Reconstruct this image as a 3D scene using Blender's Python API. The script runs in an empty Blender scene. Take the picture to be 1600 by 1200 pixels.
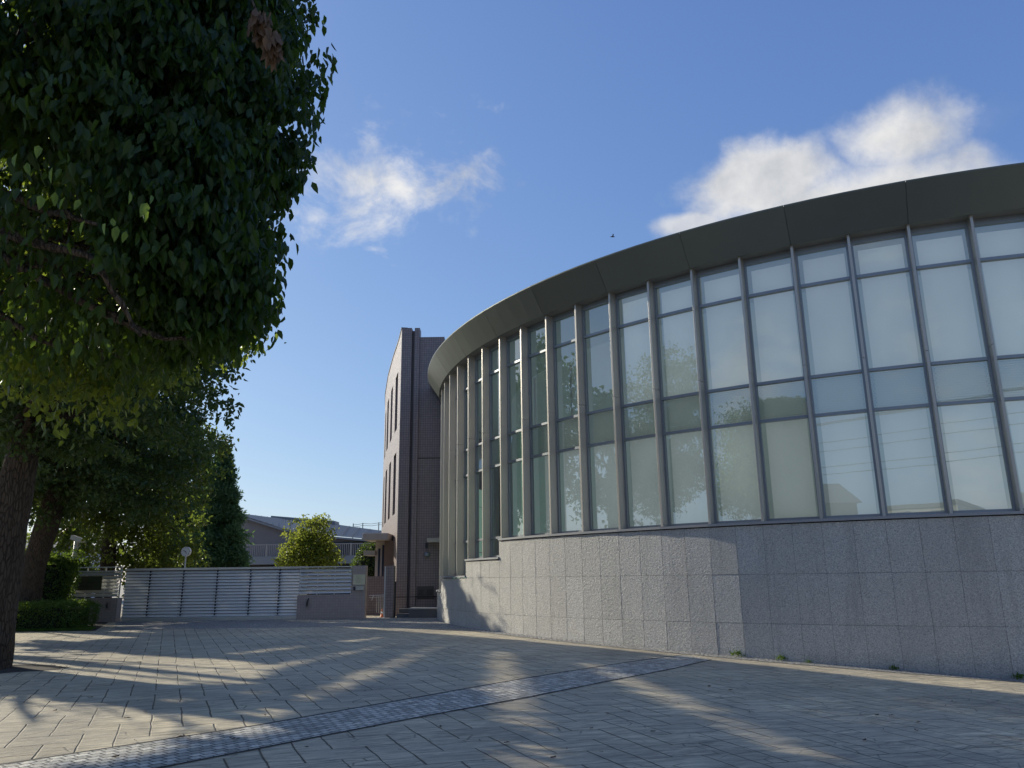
import bpy, math, random
import numpy as np
from mathutils import Vector, Matrix
rnd = random.Random(7)
rng = np.random.default_rng(11)
S = bpy.context.scene
C = S.collection
R = math.radians
EYE = 1.44                      # everything is written relative to eye level, then lifted
F_PX, PITCH, ROLL = 1200.8, .2466, .0131

# ------------------------------------------------------------------ helpers
def ray(x, y):
    a, b = x-800, 600-y
    c, s = math.cos(ROLL), math.sin(ROLL)
    u, v = (a*c+b*s)/F_PX, (-a*s+b*c)/F_PX
    return Vector((u, math.cos(PITCH)-v*math.sin(PITCH), math.sin(PITCH)+v*math.cos(PITCH)))
def at(x, y, Y):
    d = ray(x, y); return d*(Y/d.y)
def zg(X):
    return -EYE-.078*math.log1p(math.exp(max(-40, min(X, 24)/1.5)))
def sm(e0, e1, x):
    t = np.clip((x-e0)/(e1-e0), 0, 1); return t*t*(3-2*t)

class MB:
    def __init__(s): s.v = []; s.f = []; s.uv = []
    def face(s, pts, uv=None):
        n = len(s.v); s.v += [tuple(p) for p in pts]; s.f.append(tuple(range(n, n+len(pts))))
        s.uv += list(uv) if uv else [None]*len(pts)
        return s
    def quad(s, a, b, c, d, uv=None): return s.face((a, b, c, d), uv)
    def hexa(s, p, su=1.0):
        # p: 8 points, 0-3 bottom ccw, 4-7 top
        for q in ((3, 2, 1, 0), (4, 5, 6, 7), (0, 1, 5, 4), (1, 2, 6, 5), (2, 3, 7, 6), (3, 0, 4, 7)):
            s.face([p[i] for i in q])
        return s
    def box(s, x0, x1, y0, y1, z0, z1):
        P = [Vector(q) for q in ((x0, y0, z0), (x1, y0, z0), (x1, y1, z0), (x0, y1, z0), (x0, y0, z1), (x1, y0, z1), (x1, y1, z1), (x0, y1, z1))]
        return s.hexa(P)
    def lbox(s, o, T, N, t0, t1, n0, n1, z0, z1):
        # box in a local frame: T tangent, N outward normal
        def P(t, n, z): return o+T*t+N*n+Vector((0, 0, z))
        return s.hexa([P(t0, n0, z0), P(t1, n0, z0), P(t1, n1, z0), P(t0, n1, z0), P(t0, n0, z1), P(t1, n0, z1), P(t1, n1, z1), P(t0, n1, z1)])
    def prism(s, poly, z0, z1, cap=True):
        n = len(poly)
        for i in range(n):
            a, b = poly[i], poly[(i+1) % n]
            s.face([(a[0], a[1], z0), (b[0], b[1], z0), (b[0], b[1], z1), (a[0], a[1], z1)])
        if cap:
            s.face([(a[0], a[1], z1) for a in poly]); s.face([(a[0], a[1], z0) for a in reversed(poly)])
        return s
    def tube(s, pts, rad, seg=8, wob=0, cap=True):
        pts = [Vector(p) for p in pts]; rings = []
        up = Vector((.13, .21, 1)).normalized()
        for i, p in enumerate(pts):
            d = (pts[min(i+1, len(pts)-1)]-pts[max(i-1, 0)]).normalized()
            a = d.cross(up)
            if a.length < .15: a = d.cross(Vector((1, 0, 0)))
            a.normalize(); b = d.cross(a).normalized()
            ring = []
            for k in range(seg):
                t = 2*math.pi*k/seg; r = rad[i]*(1+wob*(math.sin(3*t+i*.6)*.6+rnd.uniform(-1, 1)*.6))
                s.v.append(tuple(p+a*(math.cos(t)*r)+b*(math.sin(t)*r))); s.uv.append(None); ring.append(len(s.v)-1)
            rings.append(ring)
        # shared vertices: uv handled per loop below
        for i in range(len(rings)-1):
            for k in range(seg):
                s.f.append((rings[i][k], rings[i][(k+1) % seg], rings[i+1][(k+1) % seg], rings[i+1][k]))
        if cap:
            s.f.append(tuple(reversed(rings[0]))); s.f.append(tuple(rings[-1]))
        return s
    def lathe(s, c, prof, seg=16):
        rings = []
        for r, z in prof:
            ring = []
            for k in range(seg):
                t = 2*math.pi*k/seg
                s.v.append((c[0]+r*math.cos(t), c[1]+r*math.sin(t), c[2]+z)); s.uv.append(None); ring.append(len(s.v)-1)
            rings.append(ring)
        for i in range(len(rings)-1):
            for k in range(seg):
                s.f.append((rings[i][k], rings[i][(k+1) % seg], rings[i+1][(k+1) % seg], rings[i+1][k]))
        s.f.append(tuple(reversed(rings[0]))); s.f.append(tuple(rings[-1]))
        return s
    def build(s, name, mat, parent=None, smooth=False, wuv=False, bevel=0):
        me = bpy.data.meshes.new(name); me.from_pydata(s.v, [], s.f)
        me.materials.append(mat)
        if wuv or any(u is not None for u in s.uv):
            uvl = me.uv_layers.new(name='UVMap')
            for p in me.polygons:
                n = p.normal
                for li in p.loop_indices:
                    vi = me.loops[li].vertex_index; u = s.uv[vi]; co = me.vertices[vi].co
                    if u is None:
                        if abs(n.z) > .7: u = (co.x, co.y)
                        else:
                            t = Vector((-n.y, n.x, 0)).normalized(); u = (co.dot(t), co.z)
                    uvl.data[li].uv = u
        if smooth: me.shade_smooth()
        o = bpy.data.objects.new(name, me); C.objects.link(o)
        if parent is not None: o.parent = parent
        if bevel:
            m = o.modifiers.new('b', 'BEVEL'); m.width = bevel; m.segments = 2; m.limit_method = 'ANGLE'
            w = o.modifiers.new('w', 'WELD'); 
            o.modifiers.move(1, 0)
        return o
def tag(o, label=None, cat=None, group=None, kind=None):
    if label: o['label'] = label
    if cat: o['category'] = cat
    if group: o['group'] = group
    if kind: o['kind'] = kind
    return o
def empty(name, loc, label, cat, group=None, kind=None):
    o = bpy.data.objects.new(name, None); C.objects.link(o); o.location = loc
    o.empty_display_size = .2
    return tag(o, label, cat, group, kind)
class Local:
    """an Empty at loc; children are given in world coordinates and get shifted"""
    pass
def place(o, e):   # o has world-space vertices; hang it under e without moving it
    o.parent = e; o.location = -Vector(e.location)
    return o

# ------------------------------------------------------------------ materials
def nmat(name):
    m = bpy.data.materials.new(name); m.use_nodes = True
    nt = m.node_tree; nt.nodes.clear()
    return m, nt, nt.nodes, nt.links
def N(nt, typ, **kw):
    n = nt.nodes.new(typ)
    for k, v in kw.items():
        if k == 'inp':
            for a, b in v.items():
                if isinstance(b, bpy.types.NodeSocket): nt.links.new(b, n.inputs[a])
                else: n.inputs[a].default_value = b
        else: setattr(n, k, v)
    return n
def M(nt, op, a, b=0.0, c=0.0, clamp=False):
    n = nt.nodes.new('ShaderNodeMath'); n.operation = op; n.use_clamp = clamp
    for i, x in enumerate((a, b, c)):
        if isinstance(x, bpy.types.NodeSocket): nt.links.new(x, n.inputs[i])
        else: n.inputs[i].default_value = x
    return n.outputs[0]
def ramp(nt, fac, stops, interp='LINEAR'):
    n = nt.nodes.new('ShaderNodeValToRGB'); n.color_ramp.interpolation = interp
    el = n.color_ramp.elements
    while len(el) < len(stops): el.new(.5)
    for e, (p, c) in zip(el, stops):
        e.position = p; e.color = (*c, 1) if len(c) == 3 else c
    nt.links.new(fac, n.inputs[0]); return n.outputs[0]
def mixc(nt, fac, a, b, mode='MIX'):
    n = nt.nodes.new('ShaderNodeMix'); n.data_type = 'RGBA'; n.blend_type = mode
    for k, x in ((0, fac), (6, a), (7, b)):
        if isinstance(x, bpy.types.NodeSocket): nt.links.new(x, n.inputs[k])
        else: n.inputs[k].default_value = x if k == 0 else ((*x, 1) if len(x) == 3 else x)
    return n.outputs[2]
def noise(nt, vec, scale, detail=4, rough=.55, out=0, dist=0):
    n = N(nt, 'ShaderNodeTexNoise', inp={'Scale': scale, 'Detail': detail, 'Roughness': rough, 'Distortion': dist})
    if vec is not None: nt.links.new(vec, n.inputs['Vector'])
    return n.outputs[out]
def mapping(nt, vec, scale=(1, 1, 1), rot=(0, 0, 0), loc=(0, 0, 0)):
    n = N(nt, 'ShaderNodeMapping', inp={'Scale': scale, 'Rotation': rot, 'Location': loc}); nt.links.new(vec, n.inputs[0]); return n.outputs[0]
def coord(nt, k='Object'): return N(nt, 'ShaderNodeTexCoord').outputs[k]
def bump(nt, h, strength=.4, dist=.01):
    n = N(nt, 'ShaderNodeBump', inp={'Strength': strength, 'Distance': dist}); nt.links.new(h, n.inputs['Height']); return n.outputs[0]
def finish(nt, color, rough=.6, normal=None, metal=0, spec=.5):
    p = N(nt, 'ShaderNodeBsdfPrincipled', inp={'Base Color': color if isinstance(color, bpy.types.NodeSocket) else (*color, 1),
          'Roughness': rough, 'Metallic': metal, 'Specular IOR Level': spec})
    if normal is not None: nt.links.new(normal, p.inputs['Normal'])
    o = N(nt, 'ShaderNodeOutputMaterial'); nt.links.new(p.outputs[0], o.inputs[0]); return p
def simple(name, col, rough=.6, metal=0, var=.12, nscale=6, bmp=0, spec=.5):
    m, nt, _, _ = nmat(name); v = coord(nt)
    f = noise(nt, v, nscale, 5)
    dark = tuple(c*(1-var) for c in col); lite = tuple(min(1, c*(1+var)) for c in col)
    c = mixc(nt, f, dark, lite)
    finish(nt, c, rough, bump(nt, noise(nt, v, nscale*8, 4), bmp, .004) if bmp else None, metal, spec); return m

def mat_paver():
    m, nt, _, L = nmat('stamped_paving')
    v = coord(nt)
    vd = N(nt, 'ShaderNodeVectorMath', operation='ADD')
    nz = N(nt, 'ShaderNodeVectorMath', operation='SCALE', inp={3: .05}); L.new(noise(nt, v, 2.2, 3, out=1), nz.inputs[0])
    L.new(v, vd.inputs[0]); L.new(nz.outputs[0], vd.inputs[1])
    mp = mapping(nt, vd.outputs[0], (1/.30, 1/.44, 1), (0, 0, 0))
    # rotate first, then scale
    rot = N(nt, 'ShaderNodeVectorRotate', rotation_type='Z_AXIS', inp={'Angle': R(-23.6)}); L.new(vd.outputs[0], rot.inputs['Vector'])
    L.new(rot.outputs[0], mp.node.inputs[0])
    sp = N(nt, 'ShaderNodeSeparateXYZ'); L.new(mp, sp.inputs[0])
    x, y = sp.outputs[0], sp.outputs[1]
    ix, iy = M(nt, 'FLOOR', x), M(nt, 'FLOOR', y)
    fx, fy = M(nt, 'SUBTRACT', x, ix), M(nt, 'SUBTRACT', y, iy)
    k = M(nt, 'FLOORED_MODULO', M(nt, 'SUBTRACT', ix, iy), 4.0)
    def eq(n): return M(nt, 'COMPARE', k, float(n), .3)
    dl = M(nt, 'ADD', M(nt, 'MULTIPLY', fx, .30), eq(1))
    dr = M(nt, 'ADD', M(nt, 'MULTIPLY', M(nt, 'SUBTRACT', 1.0, fx), .30), eq(0))
    db = M(nt, 'ADD', M(nt, 'MULTIPLY_ADD', fy, .44, .0035), eq(2))
    dt = M(nt, 'ADD', M(nt, 'MULTIPLY', M(nt, 'SUBTRACT', 1.0, fy), .44), M(nt, 'ADD', eq(3), .0035))
    d = M(nt, 'MINIMUM', M(nt, 'MINIMUM', dl, dr), M(nt, 'MINIMUM', db, dt))
    jn = noise(nt, v, 1.7, 4)
    w = M(nt, 'MULTIPLY', ramp(nt, jn, [(.3, (.15,)*3), (.6, (1,)*3)]), .0105)
    joint = M(nt, 'SMOOTHSTEP', 0, 1, 0) if False else None
    mr = N(nt, 'ShaderNodeMapRange', interpolation_type='SMOOTHSTEP', inp={'From Min': 0.0, 'To Min': 1.0, 'To Max': 0.0})
    L.new(d, mr.inputs['Value']); L.new(M(nt, 'ADD', w, .004), mr.inputs['From Max'])
    joint = mr.outputs[0]
    # brick id for tone
    idx = M(nt, 'SUBTRACT', ix, eq(1)); idy = M(nt, 'SUBTRACT', iy, eq(2))
    cb = N(nt, 'ShaderNodeCombineXYZ'); L.new(idx, cb.inputs[0]); L.new(idy, cb.inputs[1])
    wn = N(nt, 'ShaderNodeTexWhiteNoise', noise_dimensions='2D'); L.new(cb.outputs[0], wn.inputs['Vector'])
    sl1 = noise(nt, mapping(nt, rot.outputs[0], (1.6, 9, 1)), 1.0, 8, .66, dist=1.2); sl2 = noise(nt, mapping(nt, rot.outputs[0], (5, 30, 1), loc=(4, 4, 0)), 1.0, 4, .6, dist=.8)
    slate = ramp(nt, M(nt, 'ADD', M(nt, 'MULTIPLY', sl1, .7), M(nt, 'MULTIPLY', sl2, .3)), [(.38, (0,)*3), (.62, (1,)*3)])
    big = noise(nt, v, .35, 4)
    c = mixc(nt, slate, (.31, .265, .19), (.92, .78, .53))
    c = mixc(nt, M(nt, 'MULTIPLY', wn.outputs[0], .3), c, (.38, .335, .25))
    c = mixc(nt, ramp(nt, big, [(.35, (0,)*3), (.7, (.5,)*3)]), c, (.30, .28, .245))
    st = ramp(nt, noise(nt, mapping(nt, v, (1, 1, 1), loc=(3, 9, 0)), .8, 6, .6), [(.52, (0,)*3), (.72, (.5,)*3)])
    c = mixc(nt, st, c, (.62, .55, .42))
    spk = ramp(nt, noise(nt, v, 60, 2), [(.62, (0,)*3), (.75, (.35,)*3)])
    c = mixc(nt, spk, c, (.10, .095, .085))
    vc = N(nt, 'ShaderNodeTexVoronoi', voronoi_dimensions='2D', feature='DISTANCE_TO_EDGE', inp={'Scale': 1.0}); L.new(mapping(nt, rot.outputs[0], (2.1, 5.2, 1), loc=(.3, .2, 0)), vc.inputs['Vector'])
    ck = M(nt, 'MULTIPLY', ramp(nt, vc.outputs['Distance'], [(0, (1,)*3), (.035, (0,)*3)]), ramp(nt, noise(nt, v, 1.3, 4), [(.47, (0,)*3), (.6, (.8,)*3)]))
    c = mixc(nt, ck, c, (.07, .06, .05))
    ms_ = ramp(nt, noise(nt, mapping(nt, v, loc=(1, 7, 0)), .45, 7, .65), [(.5, (0,)*3), (.66, (.45,)*3)])
    c = mixc(nt, ms_, c, (.20, .175, .14))
    c = mixc(nt, M(nt, 'MULTIPLY', joint, .9), c, (.035, .032, .028))
    h = M(nt, 'SUBTRACT', M(nt, 'MULTIPLY', sl1, 2.2), M(nt, 'ADD', M(nt, 'MULTIPLY', joint, 1.4), M(nt, 'MULTIPLY', ck, .5)))
    h = M(nt, 'ADD', h, M(nt, 'MULTIPLY', noise(nt, v, 28, 4), .25))
    finish(nt, c, .72, bump(nt, h, 1.0, .016)); return m

def mat_sett(name, scale, a, b, gap, rot=0, rnd_=.8, bdist=.012):
    m, nt, _, L = nmat(name); v = coord(nt)
    r = N(nt, 'ShaderNodeVectorRotate', rotation_type='Z_AXIS', inp={'Angle': rot}); L.new(v, r.inputs['Vector'])
    vo = N(nt, 'ShaderNodeTexVoronoi', voronoi_dimensions='2D', feature='DISTANCE_TO_EDGE', inp={'Scale': scale, 'Randomness': rnd_})
    vc = N(nt, 'ShaderNodeTexVoronoi', voronoi_dimensions='2D', feature='F1', inp={'Scale': scale, 'Randomness': rnd_})
    L.new(r.outputs[0], vo.inputs['Vector']); L.new(r.outputs[0], vc.inputs['Vector'])
    e = ramp(nt, vo.outputs['Distance'], [(.04, (1,)*3), (.14, (0,)*3)])
    bw = N(nt, 'ShaderNodeRGBToBW'); L.new(vc.outputs['Color'], bw.inputs[0])
    c = mixc(nt, ramp(nt, bw.outputs[0], [(.25, (0,)*3), (.75, (1,)*3)]), a, b)
    c = mixc(nt, M(nt, 'MULTIPLY', noise(nt, v, 40, 4), .5), c, tuple(q*.7 for q in a))
    c = mixc(nt, e, c, gap)
    dome = ramp(nt, vo.outputs['Distance'], [(0, (0,)*3), (.3, (1,)*3)])
    finish(nt, c, .7, bump(nt, M(nt, 'ADD', dome, M(nt, 'MULTIPLY', noise(nt, v, 50, 3), .25)), .9, bdist)); return m

def mat_band():
    m, nt, _, L = nmat('pale_granite_setts'); v = coord(nt)
    nz = N(nt, 'ShaderNodeVectorMath', operation='SCALE', inp={3: .035}); L.new(noise(nt, v, 5, 3, out=1), nz.inputs[0])
    vd = N(nt, 'ShaderNodeVectorMath', operation='ADD'); L.new(v, vd.inputs[0]); L.new(nz.outputs[0], vd.inputs[1])
    r = N(nt, 'ShaderNodeVectorRotate', rotation_type='Z_AXIS', inp={'Angle': R(-52.8)}); L.new(vd.outputs[0], r.inputs['Vector'])
    br = N(nt, 'ShaderNodeTexBrick', offset=.5, inp={'Color1': (0, 0, 0, 1), 'Color2': (1, 1, 1, 1), 'Mortar': (.5, .5, .5, 1), 'Scale': 1.0, 'Mortar Size': .009, 'Mortar Smooth': .5, 'Bias': 0.0, 'Brick Width': .115, 'Row Height': .10})
    L.new(r.outputs[0], br.inputs['Vector'])
    bw = N(nt, 'ShaderNodeRGBToBW'); L.new(br.outputs['Color'], bw.inputs[0])
    c = mixc(nt, bw.outputs[0], (.36, .34, .29), (.88, .83, .71))
    c = mixc(nt, ramp(nt, noise(nt, v, 22, 5, .7), [(.4, (0,)*3), (.62, (.55,)*3)]), c, (.30, .29, .27))
    c = mixc(nt, M(nt, 'MULTIPLY', br.outputs['Fac'], .92), c, (.03, .03, .035))
    h = M(nt, 'ADD', M(nt, 'MULTIPLY', br.outputs['Fac'], -1.2), M(nt, 'MULTIPLY', noise(nt, v, 16, 5, .7), 1.0))
    finish(nt, c, .65, bump(nt, h, 1.0, .03)); return m

def mat_granite():
    m, nt, _, L = nmat('bush_hammered_granite'); v = coord(nt)
    sp = noise(nt, v, 42, 3, .6); sp2 = noise(nt, mapping(nt, v, loc=(5, 2, 1)), 90, 2, .6)
    c = ramp(nt, sp, [(.30, (.28, .275, .265)), (.44, (.55, .53, .49)), (.56, (.70, .67, .61)), (.70, (.90, .86, .78))])
    c = mixc(nt, ramp(nt, sp2, [(.38, (.5,)*3), (.48, (0,)*3)]), c, (.12, .12, .125))
    big = noise(nt, v, .7, 3)
    c = mixc(nt, M(nt, 'MULTIPLY', big, .35), c, (.36, .35, .335))
    g_ = N(nt, 'ShaderNodeNewGeometry'); c = mixc(nt, M(nt, 'MULTIPLY', g_.outputs['Random Per Island'], .26), c, (.33, .315, .28))
    strk = ramp(nt, noise(nt, mapping(nt, v, (3.5, 3.5, .35)), 1.0, 6, .65), [(.52, (0,)*3), (.75, (.4,)*3)])
    c = mixc(nt, strk, c, (.25, .24, .22))
    sz = N(nt, 'ShaderNodeSeparateXYZ'); L.new(v, sz.inputs[0])
    dirt = N(nt, 'ShaderNodeMapRange', inp={'From Min': -1.95, 'From Max': -1.25, 'To Min': .55, 'To Max': 0.0}); L.new(M(nt, 'ADD', sz.outputs[2], M(nt, 'MULTIPLY', noise(nt, v, 1.5, 5), .5)), dirt.inputs[0])
    c = mixc(nt, dirt.outputs[0], c, (.1, .095, .085))
    h = M(nt, 'ADD', M(nt, 'MULTIPLY', noise(nt, v, 26, 5, .65), 1.0), M(nt, 'MULTIPLY', sp2, .3))
    p = finish(nt, c, .62, bump(nt, h, 1.0, .035), spec=.4); return m

def mat_tile(name='mauve_wall_tile', w=.1, h=.1, a=(.30, .235, .225), b=(.25, .195, .19), mortar=(.10, .085, .085), ms=.007, off=0.0):
    m, nt, _, L = nmat(name); v = coord(nt, 'UV')
    br = N(nt, 'ShaderNodeTexBrick', offset=off, squash=1.0, inp={'Color1': (*a, 1), 'Color2': (*b, 1), 'Mortar': (*mortar, 1), 'Scale': 1.0, 'Mortar Size': ms, 'Mortar Smooth': .1, 'Bias': 0.0, 'Brick Width': w, 'Row Height': h})
    L.new(v, br.inputs['Vector'])
    c = mixc(nt, M(nt, 'MULTIPLY', noise(nt, coord(nt), .8, 4), .35), br.outputs['Color'], tuple(q*.7 for q in a))
    finish(nt, c, .45, bump(nt, M(nt, 'SUBTRACT', 1.0, br.outputs['Fac']), .5, .004)); return m

def mat_metal(name, col, rough, var=.08, metal=.6, stretch=(8, 8, .6)):
    m, nt, _, L = nmat(name); v = coord(nt)
    f = noise(nt, mapping(nt, v, stretch), 1.0, 5)
    oi = N(nt, 'ShaderNodeObjectInfo'); f2 = M(nt, 'ADD', M(nt, 'MULTIPLY', f, .6), M(nt, 'MULTIPLY', oi.outputs['Random'], .4))
    c = mixc(nt, f2, tuple(q*(1-var*1.8) for q in col), tuple(min(1, q*(1+var*1.8)) for q in col))
    rr = M(nt, 'MULTIPLY_ADD', f, .15, rough-.07)
    p = finish(nt, c, .5, None, metal); L.new(rr, p.inputs['Roughness']); return m

def mat_glass(name, tint=(.95, .98, .97), ior=2.7, rough=0.0):
    m, nt, _, L = nmat(name)
    t = N(nt, 'ShaderNodeBsdfTransparent', inp={'Color': (*tint, 1)})
    g = N(nt, 'ShaderNodeBsdfGlossy', inp={'Color': (.92, .96, 1, 1), 'Roughness': rough})
    fr = N(nt, 'ShaderNodeFresnel', inp={'IOR': ior})
    v = coord(nt)
    b = bump(nt, noise(nt, v, .55, 2), .06, .02); L.new(b, g.inputs['Normal'])
    mx = N(nt, 'ShaderNodeMixShader'); L.new(fr.outputs[0], mx.inputs[0]); L.new(t.outputs[0], mx.inputs[1]); L.new(g.outputs[0], mx.inputs[2])
    o = N(nt, 'ShaderNodeOutputMaterial'); L.new(mx.outputs[0], o.inputs[0]); return m

def mat_leaf(name, dark, lite, trans, tw=.45, rough=.42, spec=.4):
    m, nt, _, L = nmat(name)
    g = N(nt, 'ShaderNodeNewGeometry'); rp = g.outputs['Random Per Island']
    c = ramp(nt, rp, [(0, dark), (.75, tuple((a+b)/2 for a, b in zip(dark, lite))), (1, lite)])
    big = noise(nt, coord(nt), .5, 3)
    c = mixc(nt, M(nt, 'MULTIPLY', big, .5), c, dark)
    p = N(nt, 'ShaderNodeBsdfPrincipled', inp={'Roughness': rough, 'Specular IOR Level': spec}); L.new(c, p.inputs['Base Color'])
    tr = N(nt, 'ShaderNodeBsdfTranslucent'); L.new(mixc(nt, .35, trans, c, 'MIX'), tr.inputs['Color'])
    mx = N(nt, 'ShaderNodeMixShader', inp={0: tw}); L.new(p.outputs[0], mx.inputs[1]); L.new(tr.outputs[0], mx.inputs[2])
    o = N(nt, 'ShaderNodeOutputMaterial'); L.new(mx.outputs[0], o.inputs[0]); return m

def mat_bark():
    m, nt, _, L = nmat('bark'); v = coord(nt)
    f = noise(nt, mapping(nt, v, (9, 9, 1.6)), 1.5, 8, .7, dist=.5)
    vo = N(nt, 'ShaderNodeTexVoronoi', feature='DISTANCE_TO_EDGE', inp={'Scale': 1.0}); L.new(mapping(nt, v, (22, 22, 4.5)), vo.inputs['Vector'])
    cr = ramp(nt, vo.outputs['Distance'], [(0, (0,)*3), (.12, (1,)*3)])
    c = mixc(nt, f, (.035, .026, .02), (.16, .125, .095))
    c = mixc(nt, M(nt, 'MULTIPLY', M(nt, 'SUBTRACT', 1.0, cr), .6), c, (.018, .014, .011))
    finish(nt, c, .9, bump(nt, M(nt, 'ADD', f, cr), .9, .03), spec=.2); return m

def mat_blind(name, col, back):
    # thin fabric with weak added emission, standing in for daylight in the rooms
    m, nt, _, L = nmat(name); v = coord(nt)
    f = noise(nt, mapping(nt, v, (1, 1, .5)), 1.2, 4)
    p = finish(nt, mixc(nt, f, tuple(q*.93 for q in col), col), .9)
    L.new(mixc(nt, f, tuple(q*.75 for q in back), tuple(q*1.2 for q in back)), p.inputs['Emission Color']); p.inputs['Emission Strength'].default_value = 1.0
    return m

def mat_frit():
    # band of small printed squares behind the clear pane
    m, nt, _, L = nmat('printed_dot_screen'); v = coord(nt, 'UV')
    br = N(nt, 'ShaderNodeTexBrick', offset=.5, inp={'Scale': 1.0, 'Mortar Size': .013, 'Mortar Smooth': 0.0, 'Brick Width': .06, 'Row Height': .05})
    L.new(v, br.inputs['Vector'])
    d = N(nt, 'ShaderNodeBsdfDiffuse', inp={'Color': (.85, .92, .88, 1)})
    t = N(nt, 'ShaderNodeBsdfTransparent')
    mx = N(nt, 'ShaderNodeMixShader'); L.new(M(nt, 'MULTIPLY_ADD', br.outputs['Fac'], .75, .12), mx.inputs[0]); L.new(t.outputs[0], mx.inputs[1]); L.new(d.outputs[0], mx.inputs[2])
    o = N(nt, 'ShaderNodeOutputMaterial'); L.new(mx.outputs[0], o.inputs[0]); return m

MT = dict(
    paver=mat_paver(),
    sett=mat_band(),
    fan=mat_sett('beige_cobbles', 8.5, (.30, .29, .27), (.46, .44, .40), (.10, .095, .085)),
    granite=mat_granite(), tile=mat_tile(),
    tile_low=mat_tile('pink_grey_low_tile', .1, .1, (.42, .35, .33), (.38, .31, .295), (.28, .24, .23), .005),
    fin=mat_metal('bronze_anodised_fin', (.45, .42, .37), .38, .1, .4),
    frame=mat_metal('window_frame_metal', (.26, .28, .30), .4, .08, .5),
    fascia=mat_metal('green_grey_fascia_metal', (.13, .145, .13), .38, .12, .45, (.6, .6, .6)),
    soffit=simple('soffit_panel', (.20, .20, .19), .6),
    seal=simple('dark_joint', (.02, .02, .02), .8),
    glass=mat_glass('window_glass'), frit=mat_frit(),
    blind=mat_blind('roller_blind_fabric_glow', (.82, .84, .80), (.118, .134, .136)),
    blind_green=mat_blind('pale_green_blind_fabric_glow', (.66, .85, .74), (.10, .17, .13)),
    interior=mat_blind('interior_plaster_glow', (.6, .64, .62), (.05, .065, .07)),  # plaster given a weak glow in place of room daylight
    tube=simple('white_ceiling_tube', (.85, .85, .85), .4, 0, .02),
    louver=mat_metal('pale_louver_metal', (.84, .86, .88), .4, .05, .15, (1, 6, 6)),
    louver2=mat_metal('grey_louver_metal', (.64, .64, .61), .4, .05, .45, (1, 6, 6)),
    dark=simple('dark_void', (.012, .012, .014), .5),
    steel=simple('painted_steel_dark', (.05, .05, .055), .5, .3),
    white=simple('white_paint', (.78, .78, .76), .5, 0, .04),
    cream=simple('cream_notice_board', (.62, .58, .42), .5, 0, .05),
    bronze=simple('bronze_name_plate', (.085, .095, .06), .35, .4, .2, 3),
    stone=simple('dark_granite_step', (.10, .10, .105), .5, 0, .3, 40),
    concrete=simple('weathered_concrete', (.42, .38, .34), .8, 0, .18, 3, .3),
    bark=mat_bark(),
    soil=simple('tree_pit_soil', (.045, .036, .028), .95, 0, .4, 12, .8),
    gymwall=simple('taupe_metal_cladding', (.20, .175, .165), .6, 0, .06, .5),
    gymroof=simple('dark_navy_roof', (.035, .037, .045), .5, .2, .1, .5),
    slab=simple('grey_balcony_concrete', (.23, .24, .25), .8, 0, .1, 1),
    rail=simple('beige_railing_paint', (.33, .30, .27), .6),
    housewall=simple('pale_blue_house_wall', (.36, .42, .52), .7),
    roofgrey=simple('grey_house_roof', (.16, .15, .15), .7),
    orange=simple('orange_plastic', (.75, .16, .04), .45),
    asphalt=simple('street_asphalt', (.06, .06, .062), .9, 0, .15, 20),
    wallbeige=simple('beige_render', (.50, .47, .40), .8),
    wire=simple('black_cable', (.02, .02, .02), .6),
    leaf_near=mat_leaf('glossy_dark_green_leaf', (.012, .034, .010), (.042, .085, .020), (.24, .38, .04), .30, .38, .3),
    leaf_mid=mat_leaf('mid_green_leaf', (.018, .045, .018), (.055, .10, .028), (.26, .38, .045), .30, .42),
    leaf_lime=mat_leaf('lime_green_leaf', (.07, .11, .02), (.20, .24, .04), (.50, .56, .08), .5, .45),
    leaf_conifer=mat_leaf('feathery_blue_green_needle', (.035, .085, .045), (.09, .17, .07), (.25, .42, .12), .38, .6),
    leaf_hedge=mat_leaf('hedge_leaf', (.03, .075, .018), (.12, .21, .04), (.34, .5, .06), .38, .5),
    leaf_dead=mat_leaf('dry_brown_leaf', (.12, .075, .045), (.24, .155, .095), (.28, .16, .08), .3, .7),
    grass=mat_leaf('lawn_blade', (.05, .11, .015), (.12, .22, .03), (.3, .45, .05), .35, .6),
)

# ------------------------------------------------------------------ sun direction
SUN_AZ, SUN_EL = R(-56.2), R(24.5)
SV = np.array([math.sin(SUN_AZ)*math.cos(SUN_EL), math.cos(SUN_AZ)*math.cos(SUN_EL), math.sin(SUN_EL)])   # towards the sun

# ------------------------------------------------------------------ foliage
_lat = rng.random((64, 64))
def vnoise(x, y):
    xi, yi = np.floor(x).astype(int), np.floor(y).astype(int); fx, fy = x-xi, y-yi
    fx, fy = fx*fx*(3-2*fx), fy*fy*(3-2*fy)
    g = lambda a, b: _lat[a % 64, b % 64]
    return (g(xi, yi)*(1-fx)+g(xi+1, yi)*fx)*(1-fy)+(g(xi, yi+1)*(1-fx)+g(xi+1, yi+1)*fx)*fy
WELLS = [((-8.4, 32.2, 1.6), 1.7), ((-15.2, 25.8, -.5), 1.7), ((-18.2, 32.2, .6), 1.1), ((-2.9, 6.2, 2.6), .7), ((-5.0, 8.9, 3.9), 1.5), ((-3.9, 9.4, 3.2), 1.0), ((-15.5, 33.4, 1.6), 1.3), ((-13.0, 33.2, 2.0), 1.0), ((-13.6, 25.3, 3.6), .8), ((-15.9, 30.2, 0), .7), ((-14.6, 30.6, -.3), .45)]  # spots with leaves cleared on their sunward side so they catch light
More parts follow.
